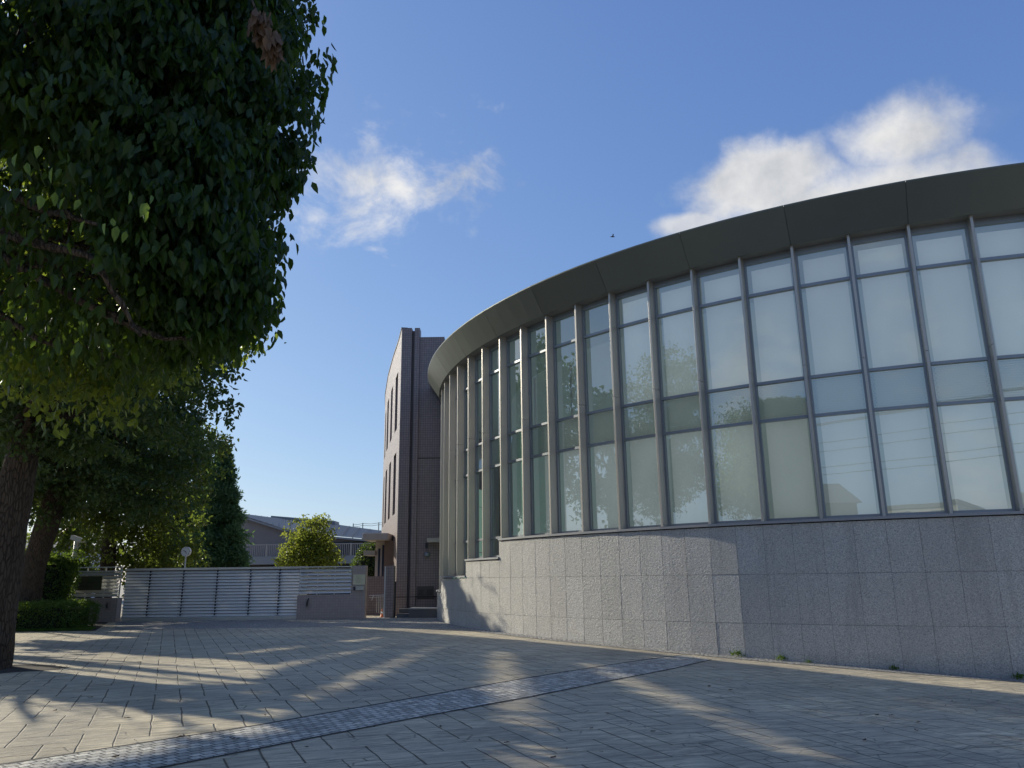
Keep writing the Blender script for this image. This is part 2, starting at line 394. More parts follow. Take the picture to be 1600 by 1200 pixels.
STREAKS = [((-1.54, 18.45), (-2.6, 8.6), .17), ((-2.54, 18.82), (-4.3, 12.6), .16), ((-.21, 16.83), (.30, 5.5), .2), ((1.31, 15.0), (2.6, 7.2), .09), ((-3.2, 20.6), (-5.6, 16.2), .2), ((-3.0, 10.9), (-5.2, 9.5), .2)]  # slits cut through the crowns, standing in for sun reflected off the windows
def gap(P):
    """how open the canopy is for the sun ray through each leaf position (leaves removed to shape the light on the ground)"""
    t = (P[:, 2]+EYE+.06)/SV[2]
    X, Y = P[:, 0]-SV[0]*t, P[:, 1]-SV[1]*t
    w = .53*X+.848*Y; s = .848*X-.53*Y
    n1 = vnoise(s*.35+7, w*1.6+3)-.5; n2 = vnoise(s*1.3+17, w*5+9)-.5
    k = np.zeros(len(X))
    e = 16.75-.28*X+.5*n1*sm(-2, -6, X)+.12*n2
    k = np.maximum(k, sm(0, .12, w-e)*(X > -7.5)*(w < 18.75))
    # further back the crown of the tree behind the sign fence is cut so its shadow tops out on the hall and the tiled building
    dx, dy = P[:, 0]-15.1651, P[:, 1]-32.0017; sx, sy = SV[0], SV[1]
    A_ = sx*sx+sy*sy; B_ = -(dx*sx+dy*sy); D_ = B_*B_-A_*(dx*dx+dy*dy-18.19**2)
    th = (-B_-np.sqrt(np.maximum(D_, 0)))/A_; hh = P[:, 2]-SV[2]*th
    hs = -1.5+(w-18.9)*.87+.25*n2
    k = np.maximum(k, .985*(D_ > 0)*(th > 0)*(w >= 18.75)*(w < 24.2)*(hh > np.minimum(hs, .7)))
    hb = P[:, 2]-SV[2]*np.maximum(0, (-4.8-P[:, 0])/-SV[0])
    k = np.maximum(k, .985*(w >= 23.6)*(hb > -.4)*(P[:, 0] < -9))
    # long light band between the two front trees
    ww = w+.9*n1+.5*n2; end = -8.6+1.2*n1-1.1*np.abs(w-8.2)
    k = np.maximum(k, sm(7.0, 7.1, ww)*sm(10.0, 9.9, ww)*sm(end, end-.5, s))
    # foreground patch on the left
    k = np.maximum(k, sm(-.4, -.2, ww)*sm(6.1, 6.0, ww)*sm(-5.8+1.3*n1, -6.2+1.3*n1, s+n2))
    # patch in front of the left end of the gate
    k = np.maximum(k, sm(11.0, 11.3, ww+.8*n1)*sm(14.6, 14.2, ww-.8*n1)*sm(-19.5, -20.2, s+2*n1)*sm(-7.2, -8.4, X))
    # flecks
    fl = vnoise(s*.8+31, w*3.4+5)+.35*vnoise(s*2.6+3, w*9+50)
    k = np.maximum(k, sm(1.11, 1.12, fl)*(Y > 0)*1.0)
    for (ax, ay), (bx, by), hw in STREAKS:
        dx, dy = bx-ax, by-ay; L2 = dx*dx+dy*dy
        u = ((X-ax)*dx+(Y-ay)*dy)/L2; d = np.abs((X-ax)*dy-(Y-ay)*dx)/math.sqrt(L2)
        k = np.maximum(k, 1.0*(d < hw*(.75+.5*u)+.17+.03*n2)*(u > 0)*(u < 1))
    k = np.where((Y > -2) & (Y < 40), k, 0)
    for c, rad in WELLS:
        q = P-np.array(c); t = q@SV; d = np.linalg.norm(q-t[:, None]*SV, axis=1)
        k = np.maximum(k, .985*(t > rad*.9)*sm(rad*1.1, rad*.8, d+.5*n1))
    return k

def leaves(name, P, size, mat, parent, droop=.6, width=.55, gapk=True, jitter=.3, center=None, outw=.0):
    P = np.asarray(P)
    if gapk:
        k = gap(P); P = P[rng.random(len(P)) > k]
    n = len(P)
    d = rng.normal(size=(n, 3)); d /= np.linalg.norm(d, axis=1)[:, None]
    if center is not None and outw:
        o = P-np.asarray(center); o /= np.linalg.norm(o, axis=1)[:, None]+1e-6; d = d+o*outw
    d[:, 2] -= droop*1.6; d /= np.linalg.norm(d, axis=1)[:, None]
    r = rng.normal(size=(n, 3)); side = np.cross(d, r); side /= np.linalg.norm(side, axis=1)[:, None]+1e-9
    nor = np.cross(d, side)
    L = size*(1+jitter*rng.uniform(-1, 1, n))[:, None]; W = L*width
    fold = .2
    b = P; tip = P+d*L-nor*L*.10
    v = np.stack([b, P+d*L*.30+side*W*.46+nor*W*fold, P+d*L*.64+side*W*.36+nor*W*fold*.6, tip,
                  P+d*L*.64-side*W*.36+nor*W*fold*.6, P+d*L*.30-side*W*.46+nor*W*fold], axis=1).reshape(-1, 3)
    me = bpy.data.meshes.new(name)
    me.vertices.add(n*6); me.vertices.foreach_set('co', v.astype(np.float32).ravel())
    base = np.arange(n)[:, None]*6
    idx = (base+np.array([[0, 1, 2, 3, 0, 3, 4, 5]])).ravel()
    me.loops.add(n*8); me.loops.foreach_set('vertex_index', idx.astype(np.int32))
    me.polygons.add(n*2); me.polygons.foreach_set('loop_start', (np.arange(n*2)*4).astype(np.int32))
    me.polygons.foreach_set('loop_total', np.full(n*2, 4, np.int32))
    me.update(calc_edges=True); me.materials.append(mat)
    o = bpy.data.objects.new(name, me); C.objects.link(o)
    if parent is not None: o.parent = parent; o.location = -Vector(parent.location)
    return o
def clusters(ells, n, per, spread, shell=(.72, 1.02), zmax=99, flat=.7, lmp=1.0):
    """leaf positions in twig clusters spread through the outer part of ellipsoids (cx,cy,cz,rx,ry,rz)"""
    vol = np.array([e[3]*e[4]*e[5] for e in ells])**.75; vol /= vol.sum()
    out = []
    for e, q in zip(ells, vol):
        m = int(n*q/per)+1
        d = rng.normal(size=(m, 3)); d /= np.linalg.norm(d, axis=1)[:, None]
        rr = rng.uniform(shell[0], shell[1], m)[:, None]
        lump = 1+lmp*(.10*np.sin(d[:, :1]*5+e[0])+.08*np.sin(d[:, 1:2]*7+e[1])+.08*np.sin(d[:, 2:3]*6+e[2]*3))
        c = np.array(e[:3])+d*rr*lump*np.array(e[3:6])
        g = np.clip(rng.normal(size=(m, per, 3)), -1.7, 1.7)*spread; g[:, :, 2] *= flat
        out.append((c[:, None, :]+g).reshape(-1, 3))
    P = np.concatenate(out); return P[P[:, 2] < zmax]
def limb(mb, a, b, r0, r1, bend=.15, n=6, seg=8):
    a, b = Vector(a), Vector(b); L = (b-a).length; pts = []; rad = []
    o = Vector((rnd.uniform(-1, 1), rnd.uniform(-1, 1), rnd.uniform(-.3, 1)))*bend*L
    for i in range(n+1):
        t = i/n; p = a.lerp(b, t)+o*math.sin(math.pi*t)
        if 0 < i < n: p += Vector((rnd.uniform(-1, 1), rnd.uniform(-1, 1), rnd.uniform(-1, 1)))*L*.03
        pts.append(p); rad.append(r0+(r1-r0)*t)
    mb.tube(pts, rad, seg, .05); return pts
def branches(ells, root, n, r0, e):
    mb = MB()
    for i in range(n):
        q = ells[i % len(ells)]; d = Vector((rnd.gauss(0, 1), rnd.gauss(0, 1), rnd.gauss(.2, .7))).normalized()
        tip = Vector(q[:3])+Vector((d.x*q[3], d.y*q[4], d.z*q[5]))*.7
        st = Vector(root)+Vector((0, 0, rnd.uniform(0, 1.5)))
        pts = limb(mb, st, tip, r0*rnd.uniform(.6, 1), r0*.15, .12)
        for k in range(4):
            p = pts[2+k % 4]; limb(mb, p, p+Vector((rnd.gauss(0, 1), rnd.gauss(0, 1), rnd.gauss(.3, .8)))*min(.8, r0*6), r0*.25, r0*.06, .1, 4, 6)
    return place(mb.build('branch', MT['bark'], None, True), e)
def trunk(pts, rad, e, seg=20):
    P = [Vector(p) for p in pts]; pp = []; rr = []
    for i in range(len(P)-1):
        for k in range(5): pp.append(P[i].lerp(P[i+1], k/5)); rr.append(rad[i]+(rad[i+1]-rad[i])*k/5)
    pp.append(P[-1]); rr.append(rad[-1]); mb = MB().tube(pp, rr, seg, .05)
    return place(mb.build('trunk', MT['bark'], None, True), e)

# near tree, its trunk just outside the frame on the left
e = empty('broadleaf_tree', (-6.9, 6.6, zg(-7)), 'large dark tree nearest the camera, its big drooping leaves filling the upper left', 'tree', 'broadleaf trees along the left side')
E1 = [(-4.1, 6.4, 5.3, 2.15, 2.1, 2.6), (-4.1, 6.3, 3.95, 2.12, 1.9, 1.9), (-3.35, 6.2, 2.8, 1.28, 1.15, .95), (-4.6, 6.0, 3.2, 1.7, 1.6, 1.5), (-3.9, 6.0, 6.2, 1.9, 2.1, 2.2), (-4.4, 7.3, 2.9, 1.7, 1.3, 1.1), (-2.95, 6.4, 2.5, .8, .8, .6), (-3.7, 7.0, 2.5, .9, .9, .6)]
P = clusters(E1, 250000, 30, .10, (.55, 1.0), 6.6, lmp=.25)
cell = vnoise(P[:, 0]*2.3+11, P[:, 2]*2.3+P[:, 1]*1.1)
thin = sm(-2.95, -3.3, P[:, 0]+.25*(P[:, 2]-3))*sm(4.1, 3.4, P[:, 2]); thin2 = sm(-3.0, -3.6, P[:, 0])*.49
P = P[~(((cell < .62) & (rng.random(len(P)) < thin*.93)) | (P[:, 0] < -5.2)) & ~((cell > .62) & (rng.random(len(P)) < thin2*2))]
leaves('crown', P, .112, MT['leaf_near'], e, 1.2, .52)
E1b = [(-5.2, 8.9, 4.3, 1.6, 1.2, 1.3), (-4.3, 9.3, 3.4, 1.2, .9, 1.0), (-6.1, 9.1, 3.1, 1.3, 1.0, 1.0), (-4.9, 8.4, 2.4, 1.5, .8, .6), (-5.6, 8.6, 5.6, 1.6, 1.2, 1.2)]
leaves('inner_crown', clusters(E1b, 17000, 16, .17, (.3, 1.0), 7), .10, mat_leaf('backlit_leaf', (.015, .04, .01), (.075, .12, .02), (.48, .60, .07), .48, .4), e, .7, .6, False)
trunk([(-6.9, 6.6, zg(-7)-.1), (-6.85, 6.6, 0), (-6.7, 6.5, 2), (-6.3, 6.5, 4), (-6, 6.4, 6.5)], [.42, .33, .3, .22, .1], e)
mb = MB()
def pxlimb(pl, r0, r1):
    pts = [at(x, y, Y) for x, y, Y in pl]; n = len(pts)
    pp = []; rr = []
    for i in range(n-1):
        for k in range(3): pp.append(pts[i].lerp(pts[i+1], k/3)+Vector((rnd.gauss(0, .012), 0, rnd.gauss(0, .012)))); rr.append(r0+(r1-r0)*(i+k/3)/(n-1))
    pp.append(pts[-1]); rr.append(r1); mb.tube(pp, rr, 8, .06)
pxlimb([(-150, 370, 6.3), (0, 400, 6.1), (70, 440, 6.0), (150, 480, 5.9), (240, 525, 5.9), (300, 530, 6)], .05, .012)
pxlimb([(-100, 330, 6.2), (60, 380, 5.6), (140, 400, 5.4), (165, 430, 5.4), (200, 500, 5.6), (220, 525, 5.6)], .034, .01)
pxlimb([(-150, 440, 6.6), (0, 490, 6.4), (60, 530, 6.3), (90, 545, 6.3)], .035, .01)
pxlimb([(-150, 80, 6.6), (30, 60, 6.2), (100, 28, 6.0), (165, 26, 5.9), (180, 60, 5.9), (240, 80, 6)], .06, .02)
pxlimb([(-150, 250, 6.4), (0, 300, 6.0), (80, 330, 5.6), (150, 350, 5.2)], .045, .012)
place(mb.build('branch', MT['bark'], None, True), e)
branches(E1+E1b, (-6.4, 6.8, 2.6), 16, .07, e)
# bunch of dry leaves hanging in it
mbp = []
c0, c1 = at(408, 30, 4.75), at(428, 62, 4.75)
Pd = np.concatenate([np.array(c0)+rng.normal(size=(34, 3))*np.array([.03, .03, .05]), np.array(c1)+rng.normal(size=(26, 3))*np.array([.03, .03, .045])])
leaves('dry_leaf_bunch', Pd, .12, MT['leaf_dead'], e, 1.6, .42, False)
trunk([(-6.9, 6.6, zg(-7)-.1), (-6.85, 6.6, 0), (-6.7, 6.5, 2), (-6.3, 6.5, 4), (-6, 6.4, 6.5)], [.42, .33, .3, .22, .1], e)
mb = MB()
def pxlimb(pl, r0, r1):
    pts = [at(x, y, Y) for x, y, Y in pl]; n = len(pts)
    pp = []; rr = []
    for i in range(n-1):
        for k in range(3): pp.append(pts[i].lerp(pts[i+1], k/3)+Vector((rnd.gauss(0, .012), 0, rnd.gauss(0, .012)))); rr.append(r0+(r1-r0)*(i+k/3)/(n-1))
    pp.append(pts[-1]); rr.append(r1); mb.tube(pp, rr, 8, .06)
pxlimb([(-150, 370, 6.3), (0, 400, 6.1), (70, 440, 6.0), (150, 480, 5.9), (240, 525, 5.9), (300, 530, 6)], .05, .012)
pxlimb([(-100, 330, 6.2), (60, 380, 5.6), (140, 400, 5.4), (165, 430, 5.4), (200, 500, 5.6), (220, 525, 5.6)], .034, .01)
pxlimb([(-150, 440, 6.6), (0, 490, 6.4), (60, 530, 6.3), (90, 545, 6.3)], .035, .01)
pxlimb([(-150, 80, 6.6), (30, 60, 6.2), (100, 28, 6.0), (165, 26, 5.9), (180, 60, 5.9), (240, 80, 6)], .06, .02)
pxlimb([(-150, 250, 6.4), (0, 300, 6.0), (80, 330, 5.6), (150, 350, 5.2)], .045, .012)
place(mb.build('branch', MT['bark'], None, True), e)
branches(E1+E1b, (-6.4, 6.8, 2.6), 16, .07, e)
# bunch of dry leaves hanging in it
mbp = []
c0, c1 = at(408, 30, 4.75), at(428, 62, 4.75)
Pd = np.concatenate([np.array(c0)+rng.normal(size=(34, 3))*np.array([.03, .03, .05]), np.array(c1)+rng.normal(size=(26, 3))*np.array([.03, .03, .045])])
leaves('dry_leaf_bunch', Pd, .12, MT['leaf_dead'], e, 1.6, .42, False)
mb = MB(); mb.tube([at(380, -30, 4.9), at(400, 15, 4.8), at(412, 40, 4.76), at(430, 72, 4.74)], [.012, .009, .006, .003], 6); place(mb.build('dry_twig', MT['bark']), e)
# a few big leaves in front, coloured lighter as if lit
Pl = np.array([tuple(at(x+rnd.uniform(-6, 6), y+rnd.uniform(-8, 8), 3.9)) for x, y in ((105, 312), (130, 305), (170, 335), (165, 345), (228, 318), (225, 330), (205, 300), (185, 350), (200, 365), (128, 340), (230, 300), (90, 300), (60, 300), (30, 240), (60, 235), (45, 250), (80, 262))])
yl = mat_leaf('lit_leaf', (.04, .09, .02), (.10, .17, .03), (.35, .5, .08), .5, .4)
for q_ in Pl: leaves('leaf', q_[None, :], .085, yl, e, 1.8, .5, False)

# tree A with the visible trunk at the left edge
e = empty('broadleaf_tree', (-9.15, 14.25, zg(-9)), 'tree whose thick rough trunk stands in the paving at the left edge', 'tree', 'broadleaf trees along the left side')
E2 = [(-8.4, 13.6, 5.0, 3.1, 3.2, 2.7), (-6.5, 13.4, 5.4, 1.9, 2.0, 2.0), (-9.8, 14.2, 4.6, 3.3, 3.0, 2.5), (-8.6, 13.2, 7.4, 2.6, 2.8, 2.0), (-7.6, 14.2, 3.6, 2.2, 2.0, 1.5), (-10.5, 14, 3.4, 2.6, 2.4, 1.6)]
leaves('crown', clusters(E2, 74000, 40, .19, (.55, 1.03)), .115, MT['leaf_mid'], e, .5, .58)
trunk([(-9.38, 14.25, zg(-9)-.1), (-9.3, 14.25, -1.1), (-9.29, 14.25, -.4), (-9.27, 14.25, 1.0), (-9.15, 14.2, 2.2), (-9.0, 14.1, 4), (-8.8, 13.9, 6.5)], [.50, .40, .36, .315, .28, .2, .08], e)
branches(E2, (-9.1, 14.15, 1.9), 12, .11, e)
# tree B leaning
e = empty('broadleaf_tree', (-16.3, 26.6, zg(-16)), 'tree with a leaning trunk behind the clipped low bush, left of the name sign', 'tree', 'broadleaf trees along the left side')
E3 = [(-14.4, 26, 6.0, 4.0, 4.2, 4.2), (-12.6, 25.3, 5.0, 2.2, 2.6, 3.0), (-16.5, 26.5, 4.9, 3.6, 3.6, 2.7), (-13.6, 25.5, 8.9, 3.5, 3.6, 2.6), (-12.4, 26.2, 7.2, 2.3, 2.6, 2.6), (-18.2, 27, 5.5, 3.4, 3.4, 3.2)]
leaves('crown', clusters(E3, 80000, 40, .26, (.6, 1.03)), .16, MT['leaf_mid'], e, .45, .6)
trunk([(-16.35, 26.6, zg(-16)-.1), (-16.25, 26.6, -.7), (-16.2, 26.6, .6), (-15.95, 26.6, 2.0), (-15.7, 26.5, 3.3), (-15.0, 26.3, 6.5)], [.50, .38, .36, .37, .3, .1], e)
branches(E3, (-15.6, 26.5, 2.6), 10, .13, e)
# tree C behind the name sign wall
e = empty('broadleaf_tree', (-17.9, 34.3, zg(-17)), 'tree with a straight dark trunk standing behind the name sign fence', 'tree', 'broadleaf trees along the left side')
E4 = [(-15.9, 34.8, 1.3, 1.9, 1.2, 1.7), (-16.6, 35.2, 1.6, 1.6, 1.0, 1.6), (-20.5, 35.2, 1.2, 2.0, 1.2, 1.5), (-16.4, 33.6, 5.6, 3.7, 3.4, 3.6), (-15.0, 33.2, 4.4, 2.0, 2.2, 2.6), (-18.5, 34.5, 4.4, 3.6, 3.0, 3.0), (-16.2, 33.8, 2.9, 2.3, 2.0, 1.7), (-20.5, 35.5, 3.9, 3.0, 3.0, 2.6)]
leaves('crown', clusters(E4, 70000, 36, .26, (.5, 1.03)), .17, mat_leaf('sunny_green_leaf', (.03, .06, .015), (.085, .13, .03), (.36, .46, .06), .42, .45), e, .4, .62)
trunk([(-17.75, 34.3, zg(-17)-.1), (-17.7, 34.3, 1), (-17.75, 34.3, 3), (-17, 34.2, 6.5)], [.36, .3, .27, .1], e)
branches(E4, (-17.75, 34.3, 1.8), 10, .12, e)

# unseen tall trees added left of the frame so their shade falls across the forecourt
for (x_, y_, lab) in ((-21.5, 24.0, 'unseen tall broadleaf tree added for shade, left of the frame, beyond the tree with the leaning trunk'), (-23.5, 31.0, 'unseen tall broadleaf tree added for shade, farthest left, behind the ivy hedge'), (-15.8, 17.6, 'unseen tall broadleaf tree added for shade, just outside the left edge, between the front trunk and the leaning trunk')):
    e = empty('broadleaf_tree', (x_, y_, zg(x_)), lab, 'tree', 'broadleaf trees along the left side')
    q = 1.0 if y_ > 20 else .72
    EE = [(x_, y_, 8.0*q, 4.6*q, 4.6*q, 5.0*q), (x_+1.6, y_-1.4, 5.6*q, 3.4*q, 3.4*q, 3.2*q), (x_-1.5, y_+1.5, 10.0*q, 3.3*q, 3.3*q, 3.2*q)]
    leaves('crown', clusters(EE, 26000 if q == 1 else 16000, 20, .36, (.5, 1.0)), .26, MT['leaf_mid'], e, .45, .62)
    trunk([(x_, y_, zg(x_)-.1), (x_+.1, y_, 1.5), (x_, y_, 5), (x_, y_, 8.5*q)], [.48, .36, .26, .1], e)
    branches(EE, (x_, y_, 2.2), 8, .13, e)

# round young tree behind the gate
e = empty('round_young_tree', (-8.35, 32.2, zg(-8)), 'small round tree with sunlit lime green leaves, rising behind the gate wall', 'tree')
E5 = [(-8.4, 32.2, 1.15, 1.22, 1.05, .95), (-8.35, 32.2, 1.95, .86, .8, .85), (-8.9, 32.1, .9, .8, .7, .6), (-7.8, 32.2, .9, .72, .7, .6)]
leaves('crown', clusters(E5, 5200, 12, .12, (.45, 1.05), flat=.5), .13, MT['leaf_lime'], e, .35, .6, False)
trunk([(-8.35, 32.2, zg(-8)-.05), (-8.33, 32.2, .2), (-8.38, 32.2, 1.5), (-8.35, 32.2, 2.2)], [.07, .06, .035, .012], e, 8)
branches(E5, (-8.35, 32.2, .2), 12, .03, e)

# conifers far back
def conifer(x, y, top, r, n, label):
    e = empty('conifer', (x, y, zg(x)), label, 'conifer', 'feathery conifers behind the gate')
    h = top+EYE; m = n
    t = rng.random(m)**.8
    z = -EYE+.6+t*(h-.6); rr = r*(1-t)**.7*(.55+.55*rng.random(m))*(1+.25*np.sin(z*5)); a = rng.uniform(0, 2*np.pi, m)
    P = np.stack([x+rr*np.cos(a), y+rr*np.sin(a), z-.12*rr], 1)
    P = (P[:, None, :]+rng.normal(size=(m, 5, 3))*.13).reshape(-1, 3)
    leaves('crown', P, .26, MT['leaf_conifer'], e, .15, .33, False, center=(x, y, h/3), outw=.8)
    trunk([(x, y, zg(x)), (x, y, top*.5), (x, y, top-.3)], [.16, .1, .02], e, 8)
conifer(-18.2, 48, 8.0, 1.9, 6200, 'taller pointed conifer at the right edge of the far trees')
conifer(-19.6, 48.5, 7.6, 1.3, 4200, 'shorter conifer between its taller neighbour and the big tree')
conifer(-17.0, 47, 3.0, 1.25, 2600, 'low bushy conifer in front of the taupe hall wall')
conifer(-21.3, 49, 6.6, 1.6, 4200, 'conifer half hidden by the broadleaf tree, behind the post clock')

def box_leaves(name, x0, x1, y0, y1, z0, z1, n, size, mat, parent, rnd_=.08, gapk=False):
    P = rng.random((n, 3)); f = rng.integers(0, 5, n)
    for i, (ax, v) in enumerate(((0, 0), (0, 1), (1, 0), (2, 1), (2, 1))): P[f == i, ax] = v
    P = P*np.array([x1-x0, y1-y0, z1-z0])+np.array([x0, y0, z0])
    c = np.array([(x0+x1)/2, (y0+y1)/2, (z0+z1)/2]); q = (P-c)/np.array([(x1-x0)/2, (y1-y0)/2, (z1-z0)/2])
    r = np.linalg.norm(np.abs(q)**4, axis=1)**.25
    P = c+(P-c)/np.maximum(1, r)[:, None]*.99+rng.normal(size=P.shape)*rnd_+ (vnoise(P[:, 0]*3, P[:, 2]*3+P[:, 1])-.5)[:, None]*.14
    return leaves(name, P, size, mat, parent, -.2, .55, gapk, center=c, outw=.9)
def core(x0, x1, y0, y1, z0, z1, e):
    i = .1; o = MB().box(x0+i, x1-i, y0+i, y1-i, z0, z1-i).build('shade_core', simple('hedge_inner_shade', (.01, .015, .007), 1), None); place(o, e)  # near-black block painting in the shade inside the foliage
e = empty('clipped_bush', (-15.0, 26.0, zg(-15)), 'low clipped green bush at the foot of the leaning tree', 'bush')
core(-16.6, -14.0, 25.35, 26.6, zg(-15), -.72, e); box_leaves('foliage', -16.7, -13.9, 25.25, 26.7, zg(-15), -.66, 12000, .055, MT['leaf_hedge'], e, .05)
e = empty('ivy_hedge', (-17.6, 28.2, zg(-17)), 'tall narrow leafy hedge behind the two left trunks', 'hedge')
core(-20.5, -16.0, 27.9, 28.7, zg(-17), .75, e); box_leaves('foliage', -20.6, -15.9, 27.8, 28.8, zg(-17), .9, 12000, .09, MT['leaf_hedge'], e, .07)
e = empty('topiary_bush', (-18.2, 32.2, zg(-18)), 'rounded clipped shrub peeping over the name sign fence', 'bush')
P = clusters([(-18.2, 32.2, .2, 1.15, .9, .95)], 7000, 6, .04, (.95, 1.02))
leaves('foliage', P, .08, MT['leaf_hedge'], e, -.2, .55, False)
place(MB().lathe((-18.2, 32.2, 0), [(.9, zg(-18)), (.95, 0), (.75, .6), (.3, .95)]).build('shade_core', simple('shrub_inner_shade', (.012, .018, .008), 1)), e)  # dark filling coloured as the shade within the topiary
e = empty('clipped_shrub', (-6.9, 38, zg(-7)), 'dark green rounded shrub between the gate wall and the tiled building', 'bush')
P = clusters([(-6.75, 38, .5, .95, .9, 1.25)], 7000, 6, .05, (.9, 1.03))
leaves('foliage', P, .09, MT['leaf_mid'], e, -.1, .55, False)
place(MB().lathe((-6.75, 38, 0), [(.6, zg(-7)), (.85, .3), (.7, 1.2), (.3, 1.6)]).build('shade_core', simple('shrub_core_shade', (.012, .018, .008), 1)), e)  # inner shade of the shrub as a dark solid

# ------------------------------------------------------------------ ground
mb = MB(); xs = [-400, -120, -60]+[-40+.5*i for i in range(140)]+[60, 120, 400]
for a, b in zip(xs[:-1], xs[1:]):
    mb.quad((a, -300, zg(a)), (b, -300, zg(b)), (b, 700, zg(b)), (a, 700, zg(a)))
tag(mb.build('ground', MT['paver']), kind='structure')
def sheet(name, A, B, mat, dz, n=60, kind='structure'):
    """strip between two polylines, draped on the ground"""
    def samp(Pl, t):
        L = [0]
        for a, b in zip(Pl[:-1], Pl[1:]): L.append(L[-1]+math.dist(a, b))
        d = t*L[-1]
        for i in range(len(Pl)-1):
            if d <= L[i+1] or i == len(Pl)-2:
                u = (d-L[i])/(L[i+1]-L[i]); return (Pl[i][0]+(Pl[i+1][0]-Pl[i][0])*u, Pl[i][1]+(Pl[i+1][1]-Pl[i][1])*u)
    mb = MB(); m = 6
    g = []
    for i in range(n+1):
        a, b = samp(A, i/n), samp(B, i/n)
        g.append([(a[0]+(b[0]-a[0])*k/m, a[1]+(b[1]-a[1])*k/m) for k in range(m+1)])
    for i in range(n):
        for k in range(m):
            q = [g[i][k], g[i+1][k], g[i+1][k+1], g[i][k+1]]
            mb.face([(x, y, zg(x)+dz) for x, y in q])
    o = mb.build(name, mat)
    for p in o.data.polygons:
        if p.normal.z < 0: p.flip()
    return tag(o, kind=kind)
CX, CY = 15.1651, 32.0017
def circ(r, a0, a1, n=40): return [(CX+r*math.sin(a0+(a1-a0)*i/n), CY-r*math.cos(a0+(a1-a0)*i/n)) for i in range(n+1)]
sheet('cobble_band', [(-9.8, 1.0), (-4.26, 6.85), (-2.68, 8.52), (-1.5, 10.09), (.57, 13.03), (3.04, 16.46), (3.55, 17.1)],
      [(-8.6, .4), (-2.95, 6.68), (-2.33, 7.45), (-1.1, 9.03), (.17, 10.61), (2.75, 14.35), (3.9, 16.3)], MT['sett'], .004)
sheet('kerb_line', [(-9.84, 1.02), (-4.30, 6.87), (-2.72, 8.55), (-1.54, 10.12), (.53, 13.06), (3.0, 16.49), (3.52, 17.12)],
      [(-9.8, 1.0), (-4.26, 6.85), (-2.68, 8.52), (-1.5, 10.09), (.57, 13.03), (3.04, 16.46), (3.55, 17.1)], MT['seal'], .005)
sheet('kerb_line', [(-8.6, .4), (-2.95, 6.68), (-2.33, 7.45), (-1.1, 9.03), (.17, 10.61), (2.75, 14.35), (3.9, 16.3)],
      [(-8.57, .37), (-2.92, 6.65), (-2.30, 7.42), (-1.07, 9.0), (.20, 10.58), (2.78, 14.32), (3.93, 16.27)], MT['seal'], .005)
sheet('cobble_strip', circ(18.02, -.12, -1.45, 60), circ(18.72, -.12, -1.45, 60), MT['fan'], .008, 90)
sheet('cobble_apron', [(-15.2, 30.6), (-5, 31.2), (-2.2, 31.2)], [(-12.6, 25.3), (-8, 25.3), (-4.9, 25.2), (-1.5, 23.6)], MT['fan'], .004)
sheet('earth_bed', [(-24, 30.2), (-15.3, 30.2)], [(-24, 24.9), (-13.0, 24.9)], MT['soil'], .006)
# soil pit round the front trunk
pit = MB(); n = 28
pit.face([(-9.15+ (.95+.12*math.sin(k*1.7))*math.cos(2*math.pi*k/n)*1.25, 14.2+(.9+.1*math.sin(k*2.3))*math.sin(2*math.pi*k/n)*.8, zg(-9)+.006) for k in range(n)])
tag(pit.build('tree_pit', MT['soil']), kind='structure')
# grass patch
n = 9000; P = np.stack([rng.uniform(-15.6, -12.9, n), rng.uniform(24.75, 26.4, n), np.full(n, zg(-14)+.005)], 1)
keep = (P[:, 0] < -13.0-(P[:, 1]-24.9)*.45-.25*vnoise(P[:, 0]*2, P[:, 1]*3)) & (P[:, 1] > 24.85+.2*vnoise(P[:, 0]*3, P[:, 1]))
o = leaves('grass_patch', P[keep], .075, MT['grass'], None, -.9, .13, False)
tag(o, 'strip of short green grass beside the clipped bush', 'grass', kind='stuff')
o.location.z = 0
# street side behind the camera (shows in the glass)
mb = MB(); 
for i in range(40):
    a, b = -60+3*i, -57+3*i
    mb.quad((a, -16, zg(a)+.012), (b, -16, zg(b)+.012), (b, -8.5, zg(b)+.012), (a, -8.5, zg(a)+.012))
tag(mb.build('road', MT['asphalt']), kind='structure')

# white paint marks
mb = MB()
def strip(mb, a, b, w, dz=.006):
    a, b = Vector((*a, 0)), Vector((*b, 0)); t = (b-a).normalized(); s = Vector((-t.y, t.x, 0))*w/2
    n = max(1, int((b-a).length/.3))
    for i in range(n):
        p, q = a.lerp(b, i/n), a.lerp(b, (i+1)/n)
        mb.face([(v.x, v.y, zg(v.x)+dz) for v in (p-s, q-s, q+s, p+s)])
strip(mb, (-.36, 17.3), (-.12, 17.12), .06); strip(mb, (.02, 17.2), (.48, 16.93), .05)
tag(mb.build('paint_mark', MT['white']), kind='structure')

